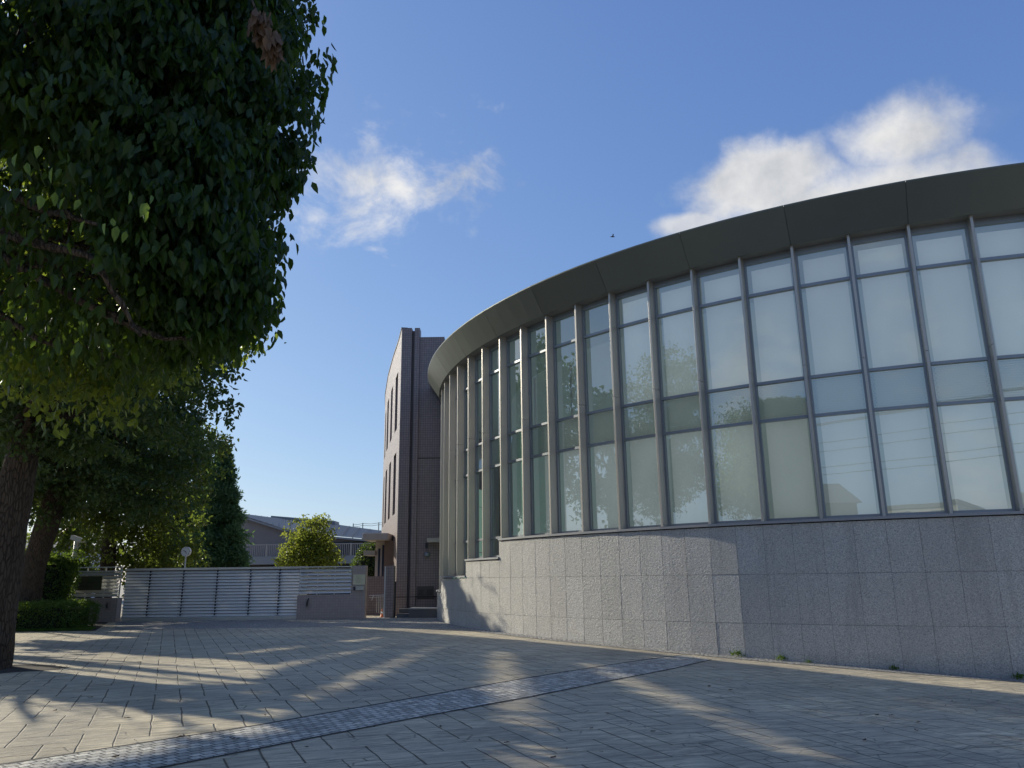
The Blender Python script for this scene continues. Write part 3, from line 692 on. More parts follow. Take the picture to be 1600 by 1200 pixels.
# fallen leaves and weeds
lm = simple('fallen_leaf_brown', (.09, .05, .025), .8)
spots = [(868, 1036), (1254-800+400, 1051), (548, 1009), (430, 1095), (615, 993), (700, 1004), (1108, 1074), (1020, 1145), (640, 1087), (217, 1036), (950, 1008), (780, 1002)]
from math import hypot
def gpt(x, y):
    d = ray(x, y); t = 1.0
    for _ in range(30):
        t = zg(d.x*t)/d.z if d.z < 0 else 60
    return d*t
r5 = random.Random(9)
spots += [(r5.uniform(60, 1550), 1200-abs(r5.gauss(0, 75))-12) for _ in range(34)]
spots = [q for q in spots if q[1] > 1010 and q[1] > 1000+(q[0]-800)*.12]
for i, (x, y) in enumerate(spots):
    p = gpt(x, y); mb = MB(); s = rnd.uniform(.018, .045); a = rnd.uniform(0, 6.28)
    c, sn = math.cos(a), math.sin(a)
    q = [(-1, 0, .1), (-.3, .5, .25), (.6, .35, .2), (1.1, 0, .35), (.6, -.35, .05), (-.3, -.5, .3)]
    pts = [(( u*c-v*sn)*s, (u*sn+v*c)*s, .012+w*s) for u, v, w in q]
    mb.face([pts[0], pts[1], pts[2], pts[3]]); mb.face([pts[0], pts[3], pts[4], pts[5]])
    o = mb.build('fallen_leaf', lm); o.location = (p.x, p.y, zg(p.x)); tag(o, 'small brown leaf lying on the paving', 'leaf', 'fallen leaves scattered on the paving')
for i, (x, y, s, lab) in enumerate([(1158, 1026, .16, 'bushiest little weed at the foot of the granite wall, leftmost'), (1222, 1033, .12, 'second little weed from the left at the granite wall base'), (1264, 1037, .07, 'tiniest weed at the granite wall base, right of the two bushier ones'), (1398, 1049, .10, 'dark little weed in the crack under the right part of the granite wall'), (1592, 1062, .12, 'little weed at the wall foot by the right picture edge')]):
    p = gpt(x, y); d = Vector((p.x-CX, p.y-CY, 0)); d = d.normalized()*18.24; p = Vector((CX+d.x, CY+d.y, 0)); p.z = zg(p.x)+.01
    P_ = np.array(p)+rng.normal(size=(40, 3))*np.array([s*.5, s*.2, s*.15])+np.array([0, 0, s*.3])
    o = leaves('weed', P_, s*.5, MT['grass'], None, -.6, .4, False)
    tag(o, lab, 'weed', 'weeds along the wall foot')

# ------------------------------------------------------------------ round hall
RO, RW = 18.13, 17.86            # outer edge of the fins, window plane
A0, DA = -0.3103, 0.0654
HB, HT = 1.10, 7.24
def pol(r, a, z=0.): return Vector((CX+r*math.sin(a), CY-r*math.cos(a), z))
def stepz(i):                     # plinth height left of mullion i (bay between i and i+1)
    return 1.02 if i < 11 else .50 if i < 13 else 0.0 if i < 16 else -.5
hall = empty('glass_hall', (0, 0, 0), 'curved glass and metal hall on a grey granite base, on the right', 'building')
I0, I1 = -6, 26
mbw, mbs, mbc = MB(), MB(), MB()
g = .004
for i in range(I0, I1):
    top = stepz(i)
    for h_ in (0, 1):
        a1, a0 = A0-DA*(i+h_/2), A0-DA*(i+h_/2+.5)
        ga = g/RO
        zs = [-2.7, -2.0, -1.0, 0.0, 1.02, 2]
        for z0, z1 in zip(zs[:-1], zs[1:]):
            z1 = min(z1, top)
            if z1 <= z0+.01: continue
            rr = RO+.06+rnd.uniform(-.0015, .0015); c = .004
            ga = .0022/RO
            P0, P1 = pol(rr, a0+ga), pol(rr, a1-ga)
            n_ = (P0+P1)/2-Vector((CX, CY, 0)); n_.normalize()
            t_ = (P1-P0).normalized()
            f0 = [P0+Vector((0, 0, z0+.0022)), P1+Vector((0, 0, z0+.0022)), P1+Vector((0, 0, z1-.0022)), P0+Vector((0, 0, z1-.0022))]
            f1 = [f0[0]+t_*c+Vector((0, 0, c))+n_*c, f0[1]-t_*c+Vector((0, 0, c))+n_*c, f0[2]-t_*c-Vector((0, 0, c))+n_*c, f0[3]+t_*c-Vector((0, 0, c))+n_*c]
            mbw.face(f1)
            for k in range(4): mbw.face([f0[k], f0[(k+1) % 4], f1[(k+1) % 4], f1[k]])
    a1, a0 = A0-DA*i, A0-DA*(i+1)
    def seg(mb, r0, r1, z0, z1, a0=a0, a1=a1, sub=1):
        for k in range(sub):
            b0, b1 = a0+(a1-a0)*k/sub, a0+(a1-a0)*(k+1)/sub
            mb.hexa([pol(r1, b0, z0), pol(r1, b1, z0), pol(r0, b1, z0), pol(r0, b0, z0), pol(r1, b0, z1), pol(r1, b1, z1), pol(r0, b1, z1), pol(r0, b0, z1)])
    seg(mbs, RO-.5, RO+.055, -2.7, top-.002)          # dark backing seen in the open joints
    seg(mbc, RW-.12, RO+.11, top+.02, top+.075)
# step risers
for i, z0, z1 in ((11, .5, 1.02), (13, 0, .5), (16, -.5, 0)):
    a = A0-DA*i
    mbw.hexa([pol(RO+.062, a-.0008, z0+.08), pol(RO+.062, a+.0005, z0+.08), pol(RW-.1, a+.0005, z0+.08), pol(RW-.1, a-.0008, z0+.08), pol(RO+.062, a-.0008, z1), pol(RO+.062, a+.0005, z1), pol(RW-.1, a+.0005, z1), pol(RW-.1, a-.0008, z1)])
mbw.build('granite_wall', MT['granite'], hall); mbs.build('wall_joint', simple('granite_joint', (.09, .09, .095), .9), hall)
mbc.build('coping', simple('granite_coping', (.30, .30, .30), .6, 0, .25, 50), hall)
CO = Vector((CX, CY, 0))
nb = 0
for i in range(I0, I1+1):
    a = A0-DA*i; Nn = Vector((math.sin(a), -math.cos(a), 0)); T = Vector((math.cos(a), math.sin(a), 0))
    zb = max(stepz(i), stepz(i-1) if i > I0 else -9)
    zb = stepz(i)+.075
    mb = MB(); w = .028
    # fin: two boxes with a fine joint at mid height, tapered outer edge
    for z0, z1 in ((zb, 4.40), (4.408, HT)):
        mb.lbox(CO, T, Nn, -w, w, RW-.10, RO, z0, z1)
    mb.build('mullion', MT['fin'], hall, bevel=.004)
for i in range(I0, I1):
    a1, a0 = A0-DA*i, A0-DA*(i+1); am = (a0+a1)/2
    P0, P1 = pol(RW, a0), pol(RW, a1); mid = (P0+P1)/2; T = (P1-P0).normalized(); Nn = Vector((math.sin(am), -math.cos(am), 0))
    hw = (P1-P0).length/2-.028; zb = stepz(i)+.075
    tr = [z for z in (6.30, 4.18, 3.32, 1.16) if z > zb+.2]
    fr = MB(); q = .03
    fr.lbox(mid, T, Nn, -hw, -hw+.045, -.06, .03, zb, HT); fr.lbox(mid, T, Nn, hw-.045, hw, -.06, .03, zb, HT)
    fr.lbox(mid, T, Nn, -hw+.045, hw-.045, -.06, .045, zb, zb+.07); fr.lbox(mid, T, Nn, -hw+.045, hw-.045, -.06, .035, HT-.17, HT)
    for z in tr:
        fr.lbox(mid, T, Nn, -hw+.045, hw-.045, -.06, .055, z-.035, z+.03)
    W = fr.build('window', MT['frame'], hall)
    vis = -2 <= i <= 20
    cuts = [zb+.07]+sorted(tr)+[HT-.17]
    if i in (11, 12, 13, 14, 15) or True:
        pass
    for k, (z0, z1) in enumerate(zip(cuts[:-1], cuts[1:])):
        z0_ = z0+(.03 if k else 0); z1_ = z1-(.035 if k < len(cuts)-2 else 0)
        pm = MB(); tilt = rnd.uniform(-.0012, .0012); t2 = rnd.uniform(-.0012, .0012)
        def GP(t, z): return mid+T*t+Nn*(-.012+tilt*t+t2*(z-(z0_+z1_)/2))+Vector((0, 0, z))
        pm.quad(GP(-hw+.045, z0_), GP(hw-.045, z0_), GP(hw-.045, z1_), GP(-hw+.045, z1_))
        pm.build('pane', MT['glass'], W)
        if abs(z0-3.32) < .01:
            b = MB(); d = -.03
            def BP(t, z): return mid+T*t+Nn*d+Vector((0, 0, z))
            b.quad(BP(-hw+.05, z0_), BP(hw-.05, z0_), BP(hw-.05, z1_), BP(-hw+.05, z1_), [(0, 0), (2*hw, 0), (2*hw, z1_-z0_), (0, z1_-z0_)])
            b.build('dot_screen', MT['frit'], W)
        # blinds: full behind the right-hand bays, partial further left
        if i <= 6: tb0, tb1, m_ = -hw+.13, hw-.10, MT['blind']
        elif i <= 8:
            if z0 > 3.5: continue
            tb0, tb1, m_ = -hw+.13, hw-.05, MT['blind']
        else:
            if z0 > 3.5: continue
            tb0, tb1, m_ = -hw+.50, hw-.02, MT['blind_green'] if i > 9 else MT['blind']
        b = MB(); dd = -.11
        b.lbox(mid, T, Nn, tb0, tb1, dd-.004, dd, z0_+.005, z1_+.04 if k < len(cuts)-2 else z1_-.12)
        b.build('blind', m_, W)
# fascia, soffit, roof
RB, RT, ZB, ZT = 18.205, 18.67, 7.20, 7.95
for j in range(-3, 13):
    a1 = A0-2*DA*j+DA; a0 = a1-2*DA
    if j == -3: pass
    mb = MB(); n = 4; ga = .004/RB
    for k in range(n):
        b0 = a0+ga+(a1-a0-2*ga)*k/n; b1 = a0+ga+(a1-a0-2*ga)*(k+1)/n
        prof = [(RB-.03, ZB+.0), (RB, ZB+.002), (RT, ZT), (RT+.004, ZT+.03), (RT-.05, ZT+.035)]
        for (r0, z0), (r1, z1) in zip(prof[:-1], prof[1:]):
            mb.quad(pol(r0, b0, z0), pol(r0, b1, z0), pol(r1, b1, z1), pol(r1, b0, z1))
    for b in (a0+ga, a1-ga): mb.quad(pol(RB, b, ZB), pol(RT, b, ZT), pol(RT-.05, b, ZT), pol(RB-.05, b, ZB))
    o = mb.build('fascia_panel', MT['fascia'], hall)
mb = MB(); ms = MB()
for i in range(I0*2, I1*2):
    b1, b0 = A0-DA*i/2, A0-DA*(i+1)/2
    mb.quad(pol(RB-.02, b0, ZB+.012), pol(RB-.02, b1, ZB+.012), pol(RW-.4, b1, ZB+.012), pol(RW-.4, b0, ZB+.012))
    ms.quad(pol(RB-.045, b0, ZB+.02), pol(RB-.045, b1, ZB+.02), pol(RT-.045, b1, ZT-.01), pol(RT-.045, b0, ZT-.01))
mb.build('soffit', MT['soffit'], hall); ms.build('fascia_backing', MT['seal'], hall)
mb = MB(); ring = circ(RT-.05, 0, 2*math.pi, 96)[:-1]
mb.face([(x, y, ZT+.02) for x, y in ring]); mb.build('roof', MT['roofgrey'], hall)
# rest of the drum, closed round the back, and the inside
mb = MB(); ring = circ(RO, A0+DA*6, A0-DA*26+2*math.pi, 60)
for a, b in zip(ring[:-1], ring[1:]): mb.quad((a[0], a[1], -2.7), (b[0], b[1], -2.7), (b[0], b[1], ZB), (a[0], a[1], ZB))
mb.build('rear_wall', MT['concrete'], hall)
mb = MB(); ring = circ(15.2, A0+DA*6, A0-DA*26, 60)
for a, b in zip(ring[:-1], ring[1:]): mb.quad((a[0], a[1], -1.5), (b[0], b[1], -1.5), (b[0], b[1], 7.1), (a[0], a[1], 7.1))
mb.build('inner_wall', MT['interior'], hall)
mb = MB(); ro = circ(RW-.1, A0+DA*6, A0-DA*26, 60); ri = circ(15.2, A0+DA*6, A0-DA*26, 60)
for k in range(60):
    mb.quad((*ro[k], 7.08), (*ro[k+1], 7.08), (*ri[k+1], 7.08), (*ri[k], 7.08)); mb.quad((*ro[k], -.9), (*ro[k+1], -.9), (*ri[k+1], -.9), (*ri[k], -.9))
mb.build('ceiling', MT['white'], hall)
for a in (-.80, -.9, -1.0):
    p0, p1 = pol(17.2, a, 5.9), pol(17.2, a, 4.3)
    MB().tube([p0, p1], [.035, .035], 8).build('hanging_lamp', MT['tube'], hall)

# ------------------------------------------------------------------ tiled building
TB = Vector((-4.5, 32.2, 0))
tb = empty('tiled_building', (0, 0, 0), 'three storey mauve tiled building with a curved sunlit side and slit windows', 'building')
z0 = -1.55
fac = [(-4.78, 32.0), (-5.2, 33.9), (-5.75, 36.1), (-6.65, 40.0), (-7.55, 44.5), (-8.6, 51.0)]
# facade as wall pieces around the window openings
def along(d):
    for a, b in zip(fac[:-1], fac[1:]):
        L = math.dist(a, b)
        if d <= L or b == fac[-1]:
            return Vector((a[0]+(b[0]-a[0])*d/L, a[1]+(b[1]-a[1])*d/L, 0)), Vector(((b[0]-a[0])/L, (b[1]-a[1])/L, 0))
        d -= L
tot = sum(math.dist(a, b) for a, b in zip(fac[:-1], fac[1:]))
wins = [1.75, 4.4, 7.1, 10.0, 13.0, 16.0]; ww = 1.25
cuts = [0]
for w_ in wins: cuts += [w_, w_+ww]
cuts.append(tot)
mb = MB(); HTB = 10.62
rows = [(2.75, 5.45), (6.5, 9.15)]
for k in range(len(cuts)-1):
    a, b = cuts[k], cuts[k+1]; n = max(1, int((b-a)/.8))
    for q in range(n):
        d0, d1 = a+(b-a)*q/n, a+(b-a)*(q+1)/n
        p, _ = along(d0); r_, _ = along(d1)
        zz = [(z0, HTB)] if k % 2 == 0 else [(z0, rows[0][0]), (rows[0][1], rows[1][0]), (rows[1][1], HTB)]
        for za, zb in zz:
            mb.quad((r_.x, r_.y, za), (p.x, p.y, za), (p.x, p.y, zb), (r_.x, r_.y, zb), [(-d1, za), (-d0, za), (-d0, zb), (-d1, zb)])
# closing walls and roof
back = [(-8.6, 51.0), (3, 51), (3, 44), (-1.6, 32.5)]
mb.quad((-8.6, 51, z0), (-3.2, 51, z0), (-3.2, 51, 10.2), (-8.6, 51, 10.2)); mb.quad((-3.2, 51, z0), (-3.2, 32.7, z0), (-3.2, 32.7, 10.2), (-3.2, 51, 10.2))
mb.face([(x, y, 10.2) for x, y in fac+[(-3.2, 51), (-3.2, 32.75)]])
mb.build('wall', MT['tile'], tb)
for w_ in wins:
    p, t = along(w_); q, _ = along(w_+ww); nrm = Vector((-t.y, t.x, 0))      # outward is to the left
    if nrm.x > 0: nrm = -nrm
    for za, zb in rows:
        mb = MB()
        for A, B in ((p, p-nrm*.28), (q-nrm*.28, q)):
            mb.quad((A.x, A.y, za), (B.x, B.y, za), (B.x, B.y, zb), (A.x, A.y, zb))
        mb.quad(p+Vector((0, 0, za)), q+Vector((0, 0, za)), q-nrm*.28+Vector((0, 0, za)), p-nrm*.28+Vector((0, 0, za)))
        mb.quad(p+Vector((0, 0, zb)), q+Vector((0, 0, zb)), q-nrm*.28+Vector((0, 0, zb)), p-nrm*.28+Vector((0, 0, zb)))
        f_ = mb.build('window', MT['tile'], tb, wuv=True)
        g_ = MB().quad(p-nrm*.26+Vector((0, 0, za)), q-nrm*.26+Vector((0, 0, za)), q-nrm*.26+Vector((0, 0, zb)), p-nrm*.26+Vector((0, 0, zb))).build('pane', simple('dark_window_glass', (.03, .035, .045), .08), f_)
# parapet cap along curved facade
mb = MB()
for k in range(20):
    p, t = along(tot*k/20); q, _ = along(tot*(k+1)/20); n_ = Vector((-t.y, t.x, 0))
    mb.hexa([p+n_*.03+Vector((0, 0, HTB)), p-n_*.25+Vector((0, 0, HTB)), q-n_*.25+Vector((0, 0, HTB)), q+n_*.03+Vector((0, 0, HTB)), p+n_*.03+Vector((0, 0, HTB+.06)), p-n_*.25+Vector((0, 0, HTB+.06)), q-n_*.25+Vector((0, 0, HTB+.06)), q+n_*.03+Vector((0, 0, HTB+.06))])
mb.build('parapet_cap', simple('parapet_metal', (.12, .11, .11), .5), tb)
# corner ribs + side wall facing us
MB().box(-4.778, -4.34, 31.98, 32.45, z0, HTB+.02).build('corner_rib', MT['tile'], tb, wuv=True)
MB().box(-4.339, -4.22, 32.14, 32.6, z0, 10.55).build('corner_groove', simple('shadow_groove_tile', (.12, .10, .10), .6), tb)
MB().box(-4.219, -4.0, 31.99, 32.5, z0, HTB+.02).build('corner_rib', MT['tile'], tb, wuv=True)
MB().box(-3.999, -2.93, 32.1, 32.7, z0, 10.25).build('side_wall', MT['tile'], tb, wuv=True)
mb = MB(); mb.box(-3.999, -2.0, 32.085, 32.11, 4.9, 4.93); mb.box(-4.22, -2, 31.97, 32.11, -.72, -.69); mb.box(-4.79, -4.33, 31.965, 31.99, -.72, -.69)
mb.build('joint_line', MT['seal'], tb)
# foundation plaque
pl = MB().box(-3.93, -3.26, 32.06, 32.1, -.80, -.30).build('plaque', simple('dark_stone_plaque', (.055, .05, .052), .3), tb, bevel=.006)
try:
    cu = bpy.data.curves.new('t', 'FONT'); cu.body = '定 礎'; cu.size = .26; cu.align_x = 'CENTER'; cu.align_y = 'CENTER'; cu.extrude = .002
    to = bpy.data.objects.new('t', cu); C.objects.link(to); bpy.context.view_layer.update()
    me = bpy.data.meshes.new_from_object(to.evaluated_get(bpy.context.evaluated_depsgraph_get()))
    bpy.data.objects.remove(to)
    me.materials.clear(); me.materials.append(simple('engraved_black', (.008, .008, .008), .6))
    o = bpy.data.objects.new('lettering', me); C.objects.link(o); o.parent = pl
    o.rotation_euler = (R(90), 0, 0); o.location = (-3.595, 32.054, -.55)
except Exception as ex: print('text', ex)
o = MB().box(-3.5, -2.6, 31.45, 32.09, 1.42, 1.58).build('door_canopy', MT['concrete'], tb, bevel=.01)
mb = MB().lathe((-3.56, 32.02, .86), [(.09, 0), (.11, .05), (.11, .14), (.08, .18)], 12); mb.build('wall_lamp', MT['frame'], tb, True)
MB().box(-3.62, -3.54, 31.98, 32.09, 1.2, 1.42).build('bracket_lamp', MT['steel'], tb)
# entrance canopy on the curved side
ec = MB().box(-6.42, -5.35, 33.2, 35.2, 1.62, 1.9).build('entrance_canopy', MT['concrete'], tb, bevel=.01)
MB().box(-6.5, -6.0, 33.9, 35.0, 1.0, 1.2).build('window_ledge', MT['concrete'], tb, bevel=.01)
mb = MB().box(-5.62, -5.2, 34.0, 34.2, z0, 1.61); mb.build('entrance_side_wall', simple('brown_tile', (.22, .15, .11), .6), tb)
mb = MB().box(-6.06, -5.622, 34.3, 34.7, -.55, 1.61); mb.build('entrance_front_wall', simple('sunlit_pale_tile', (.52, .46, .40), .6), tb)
mb = MB(); mb.box(-5.93, -5.84, 34.27, 34.298, -.6, 1.3); mb.box(-5.76, -5.66, 34.27, 34.298, -.75, 1.45); mb.build('slit_window', simple('blue_dark_glass', (.04, .05, .09), .15), tb)
# steps at the corner
st = empty('stone_steps', (-3.6, 31.2, zg(-3.6)), 'dark granite steps with a low cheek wall, between tiled building and round hall', 'steps')
o = MB().box(-4.55, -4.06, 30.75, 31.96, -1.6, -1.30).build('step', MT['stone'], None, bevel=.01); place(o, st)
o = MB().box(-4.55, -4.06, 31.3, 31.96, -1.295, -1.13).build('step', MT['stone'], None, bevel=.01); place(o, st)
o = MB().box(-4.05, -2.95, 30.45, 31.96, -1.6, -1.13).build('cheek_wall', MT['stone'], None, bevel=.012); place(o, st)
o = MB().box(-4.06, -2.95, 30.43, 31.96, -1.128, -1.09).build('cheek_cap', simple('grey_granite_cap', (.26, .26, .27), .5, 0, .25, 40), None); place(o, st)

# ------------------------------------------------------------------ fence, gate, piers
YG = 30.3
def louvers(mb, x0, x1, zt, zb, n, y, depth=.07, tilt=.35):
    p = (zt-zb)/n
    for k in range(n):
        z = zb+(k+.5)*p; h = p*.43
        # blade: leaning slat, lower edge forward
        P = [Vector((x0, y-depth, z-h)), Vector((x1, y-depth, z-h)), Vector((x1, y+.0, z+h)), Vector((x0, y+.0, z+h))]
        Q = [q+Vector((0, .012, -.004)) for q in P]
        mb.quad(*P); mb.quad(*reversed(Q)); mb.quad(P[0], P[3], Q[3], Q[0]); mb.quad(P[1], Q[1], Q[2], P[2]); mb.quad(P[0], Q[0], Q[1], P[1]); mb.quad(P[3], P[2], Q[2], Q[3])
# left name sign fence
fe = empty('sign_fence', (-16.3, YG, zg(-16)), 'low tiled wall with pale louvers and a bronze name plate, left of the gate', 'fence')
place(MB().box(-17.9, -15.05, YG-.1, YG+.25, -1.6, -.56).build('low_wall', MT['tile_low'], None, wuv=True, bevel=.008), fe)
mb = MB(); louvers(mb, -17.85, -15.12, .40, -.52, 7, YG+.02, .09); place(mb.build('louver', MT['louver2']), fe)
mb = MB()
mb.box(-17.9, -15.05, YG-.06, YG+.1, .56, .60); mb.box(-17.9, -15.05, YG-.06, YG+.1, .40, .45)
for x in (-17.88, -17.2, -16.4, -15.7, -15.10): mb.box(x-.02, x+.02, YG+.03, YG+.08, -.56, .56)
place(mb.build('frame', MT['louver2']), fe)
pt = place(MB().box(-17.15, -15.72, YG-.14, YG-.10, -.27, .25).build('name_plate', MT['bronze'], None, bevel=.005), fe)
lt = MB(); x = -16.75
rr = random.Random(3)
for row, (z, x0, x1) in enumerate(((.02, -16.75, -15.95), (-.12, -16.7, -16.1))):
    x = x0
    while x < x1:
        for _ in range(4):
            u, v = rr.uniform(0, .06), rr.uniform(-.035, .035)
            if rr.random() < .5: lt.box(x+u-.005, x+u+.005, YG-.146, YG-.141, z-.035, z+.035)
            else: lt.box(x, x+.06, YG-.147, YG-.141, z+v-.004, z+v+.004)
        x += .09
o = lt.build('lettering', simple('dark_relief', (.02, .022, .016), .5)); o.parent = pt
mb = MB(); mb.box(-16.95, -16.9, YG-.2, YG-.1, -.72, -.6); mb.lathe((-16.85, YG-.22, -.66), [(.03, -.05), (.06, -.02), (.06, .03), (.03, .06)], 10)
place(mb.build('spotlight', MT['steel'], None), fe)
mb = MB(); mb.box(-15.5, -15.3, YG-.115, YG-.101, -1.0, -.68); o = place(mb.build('socket_plate', simple('worn_pale_patch', (.30, .25, .23), .8), None), fe)
mb = MB(); mb.tube([(-15.4, YG-.14, -.93), (-15.42, YG-.16, -.8), (-15.4, YG-.14, -.74)], [.03, .035, .02], 8); place(mb.build('latch', MT['steel'], None), fe)

# sliding gate
ga = empty('sliding_gate', (-11.6, YG+.35, zg(-11)), 'wide pale metal sliding gate of horizontal louvers across the driveway', 'gate')
posts = [-15.04, -14.09, -12.80, -11.49, -10.21, -9.08, -8.1]
mb = MB(); louvers(mb, -15.04, -8.0, .42, -1.30, 15, YG+.36, .10); place(mb.build('louver', MT['louver']), ga)
mb = MB()
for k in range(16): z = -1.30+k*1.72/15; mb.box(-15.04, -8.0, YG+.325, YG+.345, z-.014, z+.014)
place(mb.build('slot_shade_strip', simple('slot_shadow_grey', (.07, .075, .085), .6)), ga)  # dark bars added for the shade between the blades
mb = MB(); mb.box(-15.04, -8.0, YG+.24, YG+.42, .44, .52); mb.box(-15.04, -8.0, YG+.24, YG+.42, -1.36, -1.31); mb.box(-15.0, -8.0, YG+.26, YG+.40, -1.42, -1.37)
place(mb.build('rail', MT['louver2']), ga)
for x in posts[1:-1]:
    mb = MB(); mb.box(x-.02, x+.02, YG+.29, YG+.38, -1.36, .44)
    for k in range(15): z = -1.30+(k+.02)*1.72/15; mb.box(x-.11, x+.11, YG+.262, YG+.275, z-.008, z+.01)
    place(mb.build('post', MT['steel']), ga)
mb = MB()
for x in (-14.2, -11.5, -8.9): mb.lathe((x, YG+.33, -1.44), [(.05, 0), (.05, .06)], 10)
place(mb.build('wheel', MT['steel']), ga)
MT_track = MB().box(-15.5, -7.9, YG+.20, YG+.23, zg(-11)+.004, zg(-11)+.018)
tag(MT_track.build('gate_track', MT['louver2']), 'thin steel track in the ground along the foot of the gate', 'track')

# right wall with louvers, notice and intercom
we = empty('gate_wall', (-7.0, YG, zg(-7)), 'mauve tiled gate wall with grey louvers, right of the sliding gate', 'wall')
sk = .09
def W2(x): return YG+.1+(x+8.25)*sk
def sbox(mb, x0, x1, f, b, za, zb):   # box following the slightly skewed wall line
    return mb.hexa([Vector(q) for q in ((x0, W2(x0)+f, za), (x1, W2(x1)+f, za), (x1, W2(x1)+b, za), (x0, W2(x0)+b, za), (x0, W2(x0)+f, zb), (x1, W2(x1)+f, zb), (x1, W2(x1)+b, zb), (x0, W2(x0)+b, zb))])
place(sbox(MB(), -8.30, -6.27, 0, .3, -1.6, -.55).build('low_wall', MT['tile_low'], None, wuv=True), we)
place(sbox(MB(), -6.268, -5.74, -.003, .3, -1.6, .52).build('pier', MT['tile_low'], None, wuv=True, bevel=.006), we)
mb = MB()
for k in range(7):
    z = -.50+k*.135
    mb.quad((-8.25, W2(-8.25)+.02, z), (-6.3, W2(-6.3)+.02, z), (-6.3, W2(-6.3)+.1, z+.115), (-8.25, W2(-8.25)+.1, z+.115))
    mb.quad((-8.25, W2(-8.25)+.032, z-.003), (-6.3, W2(-6.3)+.032, z-.003), (-6.3, W2(-6.3)+.112, z+.112), (-8.25, W2(-8.25)+.112, z+.112))
place(mb.build('louver', MT['louver2']), we)
mb = MB(); sbox(mb, -8.28, -6.28, -.01, .12, .47, .51)
for x in (-8.26, -7.6, -6.95, -6.32): sbox(mb, x-.015, x+.015, .1, .16, -.55, .47)
place(mb.build('frame', MT['louver2']), we)
nb_ = place(sbox(MB(), -6.22, -5.77, -.03, -.006, -.20, .19).build('notice_board', MT['cream'], None), we)
mb = MB(); rr = random.Random(5)
for z in (.13, .08, .03, -.02, -.07, -.12):
    x = -6.15+rr.uniform(0, .05); xe = -5.84-rr.uniform(0, .12)
    while x < xe:
        l = rr.uniform(.01, .03); sbox(mb, x, x+l, -.034, -.031, z-.007, z+.007); x += l+.008
o = mb.build('printed_line', simple('faded_print', (.30, .27, .18), .7)); o.parent = nb_
place(sbox(MB(), -6.10, -5.80, -.10, -.006, -.40, -.24).build('mailbox', simple('beige_metal_box', (.50, .48, .42), .5), None, bevel=.005), we)
place(sbox(MB(), -6.2, -6.14, -.03, -.006, -.40, -.27).build('intercom', MT['steel'], None), we)
mb = MB(); mb.box(-8.0, -7.82, W2(-8)-.015, W2(-8)+.0, -1.0, -.72); place(mb.build('socket_plate', simple('pale_patch', (.33, .28, .26), .8)), we)
mb = MB(); mb.tube([(-7.92, W2(-8)-.03, -.96), (-7.90, W2(-8)-.05, -.8), (-7.86, W2(-8)-.03, -.66)], [.03, .035, .015], 8); place(mb.build('latch', MT['steel'], None), we)

# narrow pier right of the wicket
pe = empty('gate_pier', (-4.8, 31, zg(-4.8)), 'slim tiled pier right of the narrow walk-in opening', 'pier')
place(MB().box(-5.0, -4.68, 30.75, 31.15, -1.6, .5).build('pier_body', MT['tile'], None, wuv=True, bevel=.006), pe)
place(MB().box(-5.06, -5.002, 30.8, 30.9, -1.5, .48).build('gate_stile', MT['louver2'], None), pe)
place(MB().box(-4.679, -4.62, 30.95, 31.0, -1.6, -.1).build('stile', MT['steel'], None), pe)
# tiled wall behind the opening and the wire wicket
tw = empty('low_tiled_wall', (-5.6, 33.3, zg(-5)), 'low tiled wall seen through the walk-in opening', 'wall')
place(MB().box(-6.9, -5.22, 33.4, 33.6, -1.6, .12).build('wall_body', MT['tile'], None, wuv=True), tw)
wk = empty('wire_wicket', (-5.4, 31.2, zg(-5)), 'light folding wire gate closing the walk-in opening', 'gate')
mb = MB()
mb.tube([(-5.72, 31.3, -.62), (-5.05, 31.3, -.60)], [.012]*2, 6); mb.tube([(-5.72, 31.3, -.70), (-5.05, 31.3, -.66)], [.008]*2, 6)
mb.tube([(-5.55, 31.3, -.62), (-5.62, 31.3, -.80)], [.015]*2, 6)
for i in range(5): mb.tube([(-5.10-.08*i, 31.3, -.63), (-5.06-.09*i, 31.3, -1.35+.02*i)], [.006]*2, 5)
place(mb.build('bars', MT['louver2']), wk)
cn = empty('traffic_cone', (-5.15, 31.25, zg(-5)), 'small orange and white cone at the foot of the slim pier', 'cone')
place(MB().lathe((-5.17, 31.1, 0), [(.075, -1.43), (.075, -1.40), (.055, -1.39), (.045, -1.30)], 12).build('cone_body', MT['orange'], None, True), cn)
place(MB().lathe((-5.17, 31.1, 0), [(.0445, -1.299), (.03, -1.22)], 12).build('stripe', MT['white'], None, True), cn)
place(MB().lathe((-5.17, 31.1, 0), [(.0295, -1.219), (.012, -1.12)], 12).build('cone_tip', MT['orange'], None, True), cn)

